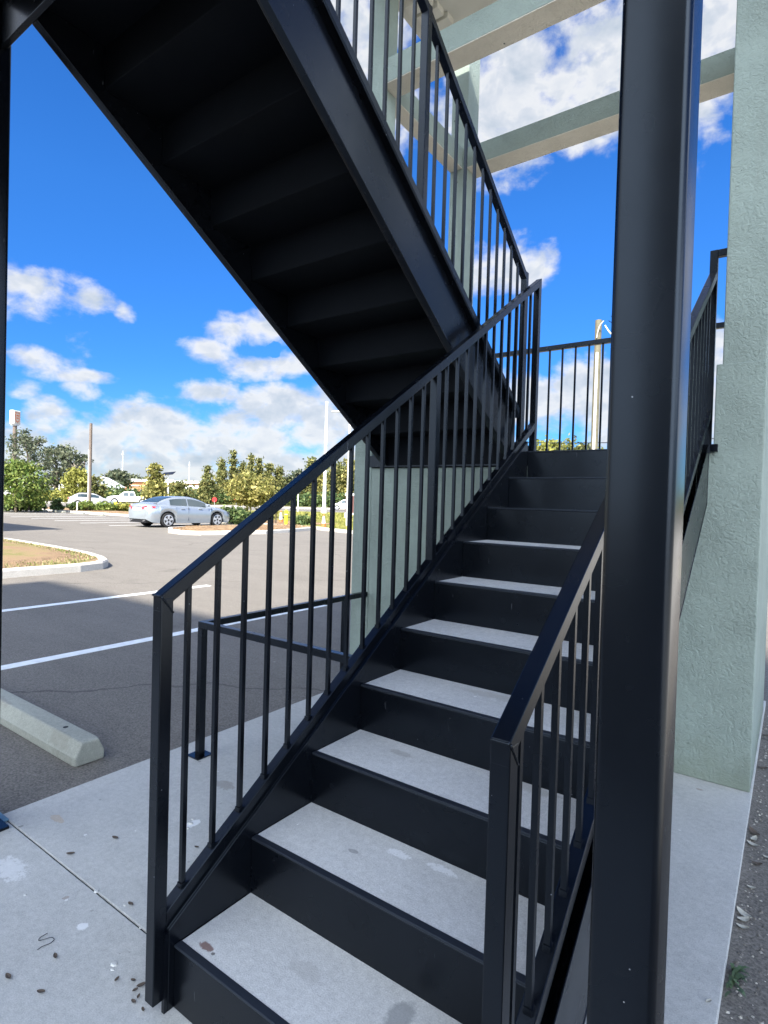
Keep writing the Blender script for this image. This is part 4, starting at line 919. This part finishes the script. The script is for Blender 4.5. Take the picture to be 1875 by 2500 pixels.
def vehicle(root, L, Wd, wheels, wr, belt, deck, bottom, halfw, cab, cabroof, paint, side_glass, arch=True):
    """local x runs to the nose. belt: shoulder height, deck: centre height, cab: (x_rear, x_rear_roof, x_front_roof, x_front), cabroof height"""
    xs = [-L / 2 + L * k / 44 for k in range(45)]
    # body with true wheel arches: lower edge rises over each wheel
    def low(x):
        z = cspline(bottom, x)
        for wx in wheels:
            d = abs(x - wx)
            if d < wr * 1.22: z = max(z, wr + math.sqrt(max(0, (wr * 1.22) ** 2 - d * d)))
        return z
    ex = set(xs)
    for wx in wheels:
        for k in range(-8, 9): ex.add(wx + wr * 1.22 * math.sin(math.pi / 2 * k / 8))
    xs = sorted(ex); ring = []
    for x in xs:
        hw = cspline(halfw, x); zb = cspline(belt, x); zd = cspline(deck, x); z0 = low(x)
        z0 = min(z0, zb - .08); m1 = z0 + (zb - z0) * .45
        p = [(hw * .5, cspline(bottom, x) + .02 if z0 < wr else min(zb - .1, z0 + .0)), (hw * .96, z0), (hw, m1), (hw * .985, z0 + (zb - z0) * .8), (hw * .93, zb), (hw * .8, zb + (zd - zb) * .55), (hw * .4, zd), (0, zd + .01)]
        ring.append([(x, y, z) for y, z in p] + [(x, -y, z) for y, z in reversed(p[:-1])])
    n = len(ring[0]); vs = [v for r_ in ring for v in r_]; fs = []
    for i in range(len(ring) - 1):
        for k in range(n): j = (k + 1) % n; fs.append((i * n + k, i * n + j, (i + 1) * n + j, (i + 1) * n + k))
    fs += [tuple(range(n)), tuple(range(len(ring) * n - 1, (len(ring) - 1) * n - 1, -1))]
    body = MB().add(vs, fs).build('body', paint, root, smooth=True)
    body.data.set_sharp_from_angle(angle=math.radians(40)) if hasattr(body.data, 'set_sharp_from_angle') else None
    # cabin
    x0, x1, x2, x3 = cab; N = 18; rg = []
    for k in range(N + 1):
        x = x0 + (x3 - x0) * k / N; zb = cspline(belt, x) - .02
        tz = cspline([(x0, cspline(deck, x0)), ((x0 + x1) / 2, (cspline(deck, x0) + cabroof) / 2 + .04), (x1, cabroof - .03), ((x1 + x2) / 2, cabroof), (x2, cabroof - .035), ((x2 + x3) / 2, (cspline(deck, x3) + cabroof) / 2 + .03), (x3, cspline(deck, x3))], x)
        tz = max(tz, zb + .03); hw = cspline(halfw, x); s = (tz - zb) / (cabroof - zb)
        top = hw * (.90 - .22 * s)
        p = [(hw * .90, zb), (hw * .90 - (hw * .9 - top) * .75, zb + (tz - zb) * .80), (top * .93, tz - .035 * s), (top * .6, tz - .004), (0, tz)]
        rg.append([(x, y, z) for y, z in p] + [(x, -y, z) for y, z in reversed(p[:-1])])
    n = len(rg[0]); vs = [v for r_ in rg for v in r_]; fs = []
    for i in range(N):
        for k in range(n - 1): fs.append((i * n + k, i * n + k + 1, (i + 1) * n + k + 1, (i + 1) * n + k))
    cabn = MB().add(vs, fs).build('cabin', paint, root, smooth=True)
    cabn.data.set_sharp_from_angle(angle=math.radians(38)) if hasattr(cabn.data, 'set_sharp_from_angle') else None
    # side glass: panes a few mm proud of the cabin flank
    def flank(x, f, s):
        zb = cspline(belt, x) - .02
        tz = cspline([(x0, cspline(deck, x0)), ((x0 + x1) / 2, (cspline(deck, x0) + cabroof) / 2 + .04), (x1, cabroof - .03), ((x1 + x2) / 2, cabroof), (x2, cabroof - .035), ((x2 + x3) / 2, (cspline(deck, x3) + cabroof) / 2 + .03), (x3, cspline(deck, x3))], x)
        hw = cspline(halfw, x); q_ = (tz - zb) / (cabroof - zb); top = hw * (.90 - .22 * q_)
        return (x, s * (hw * .90 - (hw * .9 - top) * .75 * f / .8 + .008), zb + (tz - zb) * f)
    for s in (-1, 1):
        for (ga, gb) in side_glass:
            m_ = 7; a_ = [flank(ga + (gb - ga) * k / m_, .10, s) for k in range(m_ + 1)]; b_ = [flank(ga + (gb - ga) * k / m_, .76, s) for k in range(m_ + 1)]
            MB().add(a_ + b_, [(k, k + 1, m_ + 2 + k, m_ + 1 + k) for k in range(m_)]).build('side_window', 'glass', root)
    # windscreen and rear window
    def scr(xa, xb, nm):
        rows = []
        for k in range(6):
            x = xa + (xb - xa) * k / 5
            tz = cspline([(x0, cspline(deck, x0)), ((x0 + x1) / 2, (cspline(deck, x0) + cabroof) / 2 + .04), (x1, cabroof - .03), ((x1 + x2) / 2, cabroof), (x2, cabroof - .035), ((x2 + x3) / 2, (cspline(deck, x3) + cabroof) / 2 + .03), (x3, cspline(deck, x3))], x)
            zb = cspline(belt, x) - .02; tz = max(tz, zb + .03); hw = cspline(halfw, x); s_ = (tz - zb) / (cabroof - zb); top = hw * (.90 - .22 * s_)
            rows.append([(x, yy * top, tz + .012 - abs(yy) ** 3 * .03 * s_) for yy in (-.86, -.5, 0, .5, .86)])
        MB().add([v for r_ in rows for v in r_], [(i * 5 + k, i * 5 + k + 1, i * 5 + k + 6, i * 5 + k + 5) for i in range(5) for k in range(4)]).build(nm, 'glass', root, smooth=True)
    scr(x0 + .08 * (x1 - x0), x1 - .05, 'rear_window'); scr(x3 - .06 * (x3 - x2), x2 + .05, 'windscreen')
    # wheels
    for wx in wheels:
        for s in (-1, 1):
            hw = cspline(halfw, wx); y0, y1 = s * (hw - .24), s * (hw - .015)
            w_ = MB().tube([(wx, y0, wr), (wx, y0 + s * .015, wr), (wx, y1 - s * .02, wr), (wx, y1, wr)], [wr * .9, wr, wr, wr * .93], 28).build('wheel', 'rubber', root)
            MB().tube([(wx, y1, wr), (wx, y1 + s * .004, wr)], wr * .66, 24).build('rim_well', 'black_plastic', w_)
            rm = MB()
            for k in range(5):
                a = 2 * math.pi * k / 5 + .3; c_, s_ = math.cos(a), math.sin(a); o_ = wr * .66; hw2 = wr * .12
                v = [(wx + c_ * r2 - s_ * q2, y1 + s * yy, wr + s_ * r2 + c_ * q2) for yy in (.0045, .016) for r2, q2 in ((.05, -hw2), (o_, -hw2 * 1.5), (o_, hw2 * 1.5), (.05, hw2))]
                rm.add(v, [(0, 1, 2, 3), (7, 6, 5, 4), (0, 4, 5, 1), (1, 5, 6, 2), (2, 6, 7, 3), (3, 7, 4, 0)])
            rr = 28
            v = []; f = []
            for k in range(rr):
                a = 2 * math.pi * k / rr
                for r2, yy in ((wr * .66, .004), (wr * .74, .014), (wr * .64, .018)): v.append((wx + math.cos(a) * r2, y1 + s * yy, wr + math.sin(a) * r2))
            for k in range(rr):
                j = (k + 1) % rr
                for q2 in range(2): f.append((k * 3 + q2, k * 3 + q2 + 1, j * 3 + q2 + 1, j * 3 + q2))
            rm.add(v, f); rm.build('rim', 'rim', w_)
    # dark floor between the wheels
    MB().box(-L / 2 + .35, L / 2 - .35, -Wd / 2 + .25, Wd / 2 - .25, .2, .3).build('floor_pan', 'rubber', root)
    return body
# silver sedan, nose towards +Y
sd = thing('parked_sedan', 'silver sedan with alloy wheels parked in the sunlit bays', 'car', (-22.72, 15.92, GZ), math.radians(90))
L = 4.72
belt = [(-2.36, .88), (-2.2, .97), (-1.5, 1.0), (0, .95), (1.1, .90), (1.8, .80), (2.2, .68), (2.36, .58)]
deck = [(-2.36, .92), (-2.25, 1.06), (-1.7, 1.10), (-1.2, 1.08), (0, 1.02), (.95, .98), (1.6, .92), (2.1, .78), (2.36, .60)]
bot = [(-2.36, .38), (-2.1, .24), (-1.0, .20), (1.2, .19), (2.1, .20), (2.36, .30)]
hwid = [(-2.36, .70), (-2.2, .84), (-1.6, .91), (0, .92), (1.5, .91), (2.1, .82), (2.36, .62)]
vehicle(sd, L, 1.84, (-1.36, 1.36), .335, belt, deck, bot, hwid, (-1.85, -.95, .12, 1.12), 1.44, 'silver_paint', ((-1.22, -.32), (-.26, .72)))
for s in (-1, 1):
    o_ = MB()
    o_.add([(-2.375, s * .42, .82), (-2.375, s * .42, .93), (-2.34, s * .66, .97), (-2.34, s * .66, .82), (-2.02, s * .895, .90), (-2.02, s * .895, .96)], [(0, 1, 2, 3), (3, 2, 5, 4)]); o_.build('tail_light', 'tail_red', sd)
    MB().add([(2.22, s * .80, .60), (2.05, s * .86, .66), (2.1, s * .80, .76), (2.3, s * .6, .66)], [(0, 1, 2, 3)]).build('headlight', 'glass', sd)
    MB().box(.62, .80, s * .93 if s > 0 else -1.08, 1.08 if s > 0 else -.93, .98, 1.10).build('door_mirror', 'silver_paint', sd, bevel=.03)
    for x in (-.30, .98): MB().box(x - .004, x + .004, s * .905 - .012, s * .905 + .012, .32, .93).build('door_seam', 'black_plastic', sd)
    for x in (-.62, .34): MB().box(x - .1, x + .1, s * .905 - .022, s * .905 + .022, .84, .87).build('door_handle', 'chrome', sd)
MB().box(-2.385, -2.36, -.3, .3, .76, .90).build('number_plate', 'white_paint', sd); MB().box(-2.39, -2.37, -.36, .36, .905, .94).build('boot_trim', 'chrome', sd)
MB().box(-2.33, -2.2, -.62, .62, .22, .40).build('diffuser', 'black_plastic', sd)
for s in (-1, 1): MB().tube([(-2.37, s * .5, .30), (-2.2, s * .5, .30)], .04, 10).build('exhaust', 'chrome', sd)
# white pickup facing left in the photo
def hdg(px, sign): # heading perpendicular to the view ray at this column
    d = G(px, 10) - G(px, 5); return math.atan2(d.y, d.x) + sign * math.pi / 2
pk = thing('pickup_truck', 'white crew cab pickup driving left on the road', 'pickup', G(316, 84, GZ), hdg(316, 1) - .05)
vehicle(pk, 5.9, 2.0, (-1.75, 1.95), .40, [(-2.95, 1.10), (-.9, 1.12), (1.4, 1.10), (2.5, 1.05), (2.95, .95)], [(-2.95, 1.14), (-.9, 1.16), (1.3, 1.20), (2.4, 1.16), (2.95, .98)], [(-2.95, .55), (-2, .42), (2, .40), (2.95, .42)],
        [(-2.95, .94), (-1, .98), (2, .98), (2.7, .92), (2.95, .82)], (-.85, -.62, .75, 1.45), 1.86, 'car_white', ((-.62, .0), (.08, .82)))
for s in (-1, 1): MB().box(-2.97, -2.93, s * .8 - .08, s * .8 + .08, .85, 1.08).build('tail_light', 'tail_red', pk)
MB().box(2.93, 3.02, -.85, .85, .5, .68).build('bumper', 'chrome', pk, bevel=.03)
hb = thing('hatchback_car', 'pale silver hatchback passing behind the brown pole', 'car', G(221, 62.5, GZ), hdg(221, -1) + .08)
vehicle(hb, 4.3, 1.76, (-1.28, 1.32), .31, [(-2.15, .92), (-1.5, 1.0), (0, .96), (1.2, .88), (1.8, .74), (2.15, .58)], [(-2.15, .98), (-1.6, 1.04), (0, 1.02), (1.0, .98), (1.7, .84), (2.15, .60)], [(-2.15, .36), (-1.8, .24), (1.8, .2), (2.15, .28)],
        [(-2.15, .68), (-1.9, .82), (0, .88), (1.6, .86), (2.15, .6)], (-2.0, -1.2, .25, 1.2), 1.48, 'pale_silver_paint', ((-1.3, -.35), (-.28, .75)))
for s in (-1, 1): MB().box(-2.17, -2.1, s * .62 - .1, s * .62 + .1, .78, .95).build('tail_light', 'tail_red', hb)
wc = thing('white_car', 'white car on the road seen between balusters by the stucco wall', 'car', G(846, 84, GZ), hdg(846, 1))
vehicle(wc, 4.6, 1.85, (-1.35, 1.4), .35, [(-2.3, 1.0), (0, 1.02), (1.5, .98), (2.3, .75)], [(-2.3, 1.05), (0, 1.08), (1.3, 1.05), (2.3, .8)], [(-2.3, .4), (0, .3), (2.3, .35)], [(-2.3, .75), (-1.9, .88), (1.6, .9), (2.3, .7)], (-2.2, -1.5, .4, 1.3), 1.65, 'car_white', ((-1.5, -.4), (-.3, .8)))

# ------------------------------------------------------------------ light and sky
SKYTINT = (0.168, 0.338, 0.525)
SUN_EL, SUN_B = math.radians(43), math.radians(15.5)     # shadows run towards (-sin b, cos b)
sdir = Vector((math.sin(SUN_B) * math.cos(SUN_EL), -math.cos(SUN_B) * math.cos(SUN_EL), math.sin(SUN_EL)))   # towards the sun
lt = bpy.data.lights.new('sun', 'SUN'); lt.energy = 4.6; lt.angle = math.radians(0.53); lt.color = (1.0, 0.93, 0.82)
lo = bpy.data.objects.new('sun', lt); COL.objects.link(lo); lo.rotation_euler = sdir.to_track_quat('Z', 'Y').to_euler()
wld = bpy.data.worlds.new('World'); sc.world = wld; wld.use_nodes = True
t_ = wld.node_tree; t_.nodes.clear(); b = NB(t_)
sky = b.n('ShaderNodeTexSky'); sky.sky_type = 'NISHITA'; sky.sun_disc = False; sky.sun_elevation = SUN_EL
sky.sun_rotation = math.atan2(sdir.x, sdir.y); sky.air_density = 1.0; sky.dust_density = 0.6; sky.ozone_density = 2.0
bg = b.n('ShaderNodeBackground'); bg.inputs[1].default_value = 0.15; out = b.n('ShaderNodeOutputWorld'); b.link(bg.outputs[0], out.inputs[0])
tc = b.n('ShaderNodeTexCoord'); Dv = tc.outputs['Generated']
sep = b.n('ShaderNodeSeparateXYZ'); b.link(Dv, sep.inputs[0]); X_, Y_, Z_ = sep.outputs
el = b.math('ARCSINE', Z_); az = b.math('ARCTAN2', b.math('MULTIPLY', X_, -1), Y_)
elD = b.math('MULTIPLY', el, 57.2958); azD = b.math('MULTIPLY', az, 57.2958)
# clouds as (azimuth, elevation, half width, half height, strength)
CL = [(66.8, 16.9, 3.2, 1.5, .85), (63.3, 16.6, 2.0, 1.0, .75), (60.2, 15.8, .8, .8, .7), (68.5, 15.0, 2.4, .9, .8),
      (66.8, 10.8, 2.3, 1.0, 1.0), (63.9, 10.2, 2.2, .6, .9), (63.8, 12.3, 1.0, 1.2, .5), (63.6, 9.0, 1.2, .8, .75), (68.0, 8.6, 1.2, .7, .6),
      (50.0, 15.6, 2.6, 1.4, 1.15), (46.6, 16.4, 2.2, 1.6, 1.15), (52.5, 13.4, 2.4, 1.0, 1.0), (49.0, 12.3, 3.2, 1.0, 1.15), (45.2, 13.0, 2.0, 1.3, 1.0), (43.5, 15.0, 1.6, 1.6, .9),
      (52.6, 9.9, 2.2, 1.1, 1.0), (66.0, 6.3, 1.8, 1.5, 1.1), (57.5, 5.9, 4.2, 2.6, 1.35), (50.0, 5.2, 4.4, 2.6, 1.4), (46.0, 8.8, 3.6, 2.0, 1.4), (42.0, 7.8, 3.2, 2.8, 1.4), (61.5, 4.0, 4.5, 2.4, 1.3), (69, 3.2, 4.0, 2.4, 1.2),
      (38.0, 4.0, 5, 2.6, 1.3), (44, 2.5, 12, 2.2, 1.2), (58, 2.5, 12, 2.0, 1.2),
      (25.0, 34.5, 5.0, 4.6, 1.5), (19.0, 34.0, 3.4, 3.0, 1.2), (16.0, 36.0, 3.6, 3.5, 1.35), (16.5, 32.0, 2.8, 2.0, 1.1), (21.0, 39.5, 8, 2.6, .9), (26.5, 30.5, 2.6, 2.0, .8),
      (5.0, 38.0, 4.5, 6.0, 1.4), (8.0, 31.5, 2.0, 3, .65), (40.5, 38.6, 3.6, 4.6, 1.2), (36.0, 33.5, 4.0, 3.0, .8), (37.5, 43, 6, 4, 1.2),
      (23.4, 21.8, 2.6, 2.2, 1.15), (27.0, 21.6, 2.6, 1.8, 1.0), (20.8, 22.4, 1.2, 1.6, .8),
      (22.5, 10.0, 5.5, 2.4, 1.4), (16.0, 10.5, 4.0, 3.0, 1.4), (11.0, 9, 6, 4, 1.3), (5.5, 13.5, 2.6, 2.6, 1.3), (3, 9, 6, 4, 1.2), (28, 9, 6, 3, 1.3),
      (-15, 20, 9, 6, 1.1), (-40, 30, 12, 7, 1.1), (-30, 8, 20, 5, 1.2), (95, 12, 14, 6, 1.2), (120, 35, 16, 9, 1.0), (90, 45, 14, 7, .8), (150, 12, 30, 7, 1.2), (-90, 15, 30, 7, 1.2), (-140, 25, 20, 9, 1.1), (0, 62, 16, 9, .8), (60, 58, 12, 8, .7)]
fld = None
for (a0, e0, wa, we, s) in CL:
    u = b.math('DIVIDE', b.math('SUBTRACT', azD, a0), wa); v = b.math('DIVIDE', b.math('SUBTRACT', elD, e0), we)
    d2 = b.math('ADD', b.math('MULTIPLY', u, u), b.math('MULTIPLY', v, v))
    w_ = b.math('MULTIPLY', b.math('SUBTRACT', 1.0, b.math('MULTIPLY', d2, 0.5)), s)
    fld = w_ if fld is None else b.math('MAXIMUM', fld, w_)
fld = b.math('MAXIMUM', fld, b.math('SUBTRACT', b.math('MULTIPLY', Y_, -2.6), 0.35))  # unseen cloud bank behind the camera, added to light the shade
fld = b.math('MAXIMUM', fld, -1.0)
# clear hole in the ring shaped cloud
u = b.math('DIVIDE', b.math('SUBTRACT', azD, 46.9), .75); v = b.math('DIVIDE', b.math('SUBTRACT', elD, 14.2), .75)
hole = b.math('SUBTRACT', 1.15, b.math('ADD', b.math('ADD', b.math('MULTIPLY', u, u), b.math('MULTIPLY', v, v)), b.math('MULTIPLY', b.math('SUBTRACT', b.noise(Dv, 60, 4, .6), .5), 2.5)), clamp=True)
mp = b.n('ShaderNodeCombineXYZ'); b.link(b.math('MULTIPLY', azD, 1.0), mp.inputs[0]); b.link(b.math('MULTIPLY', elD, 1.45), mp.inputs[1])
n0 = b.noise(mp.outputs[0], 0.31, 10, .57, .15)
mpb = b.n('ShaderNodeCombineXYZ'); b.link(azD, mpb.inputs[0]); b.link(b.math('ADD', b.math('MULTIPLY', elD, 1.45), 1.3), mpb.inputs[1])
n1 = b.noise(mpb.outputs[0], 0.22, 4, .6, .25)
nlow = b.noise(mp.outputs[0], 0.22, 4, .55, .25)
den = b.math('ADD', fld, b.math('MULTIPLY', b.math('SUBTRACT', n0, 0.5), 3.0))
den = b.math('SUBTRACT', den, b.math('MULTIPLY', hole, 1.6))
mask = b.n('ShaderNodeMapRange'); mask.interpolation_type = 'SMOOTHSTEP'; mask.inputs[1].default_value = 0.05; mask.inputs[2].default_value = 1.15; b.link(den, mask.inputs[0])
above = b.n('ShaderNodeMapRange'); above.inputs[1].default_value = -0.5; above.inputs[2].default_value = 0.5; b.link(elD, above.inputs[0])
msk = b.math('MULTIPLY', mask.outputs[0], above.outputs[0])
relief = b.math('ADD', 0.90, b.math('MULTIPLY', b.math('SUBTRACT', nlow, n1), 2.3), clamp=True)
thick = b.math('SUBTRACT', 1.0, b.math('MULTIPLY', b.math('SUBTRACT', den, 0.9, clamp=True), 0.26), clamp=True)
shade = b.math('MULTIPLY', relief, thick)
ccol = b.ramp(shade, [(0.0, (0.95, 1.16, 1.42)), (0.35, (1.2, 1.38, 1.58)), (0.8, (1.65, 1.74, 1.86)), (1.0, (2.02, 2.04, 2.04))])
# ramp clamps nothing: colours above one are allowed in the ramp
hs = b.n('ShaderNodeHueSaturation'); hs.inputs['Saturation'].default_value = 1.25; hs.inputs['Value'].default_value = 1.0; b.link(sky.outputs[0], hs.inputs['Color'])
skc = b.mix(1.0, hs.outputs[0], SKYTINT, 'MULTIPLY')
skc = b.mix(1.0, skc, b.ramp(b.math('DIVIDE', elD, 26.0, clamp=True), [(0, (0.72, 0.70, 0.76)), (0.45, (0.72, 0.79, 0.88)), (1, (1, 1, 1))]), 'MULTIPLY')
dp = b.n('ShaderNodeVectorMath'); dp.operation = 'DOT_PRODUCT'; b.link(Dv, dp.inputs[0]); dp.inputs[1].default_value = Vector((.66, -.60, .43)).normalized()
fill_glow = b.math('POWER', b.math('DIVIDE', b.math('ADD', dp.outputs['Value'], 0.25), 1.25, clamp=True), 1.3)  # unseen clouds brightened on this side, added fill for the shaded stair
ccol = b.mix(1.0, ccol, b.ramp(fill_glow, [(0, (1, 1, 1)), (1, (6.3, 6.7, 7.3))]), 'MULTIPLY')
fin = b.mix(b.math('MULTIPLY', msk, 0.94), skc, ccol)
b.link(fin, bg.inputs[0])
wld.cycles.sampling_method = 'MANUAL'; wld.cycles.sample_map_resolution = 512

sc.view_settings.view_transform = 'Standard'; sc.view_settings.look = 'None'; sc.view_settings.gamma = 1
sc.view_settings.exposure = 1.65
sc.cycles.max_bounces = 8; sc.cycles.diffuse_bounces = 4; sc.cycles.use_denoising = True
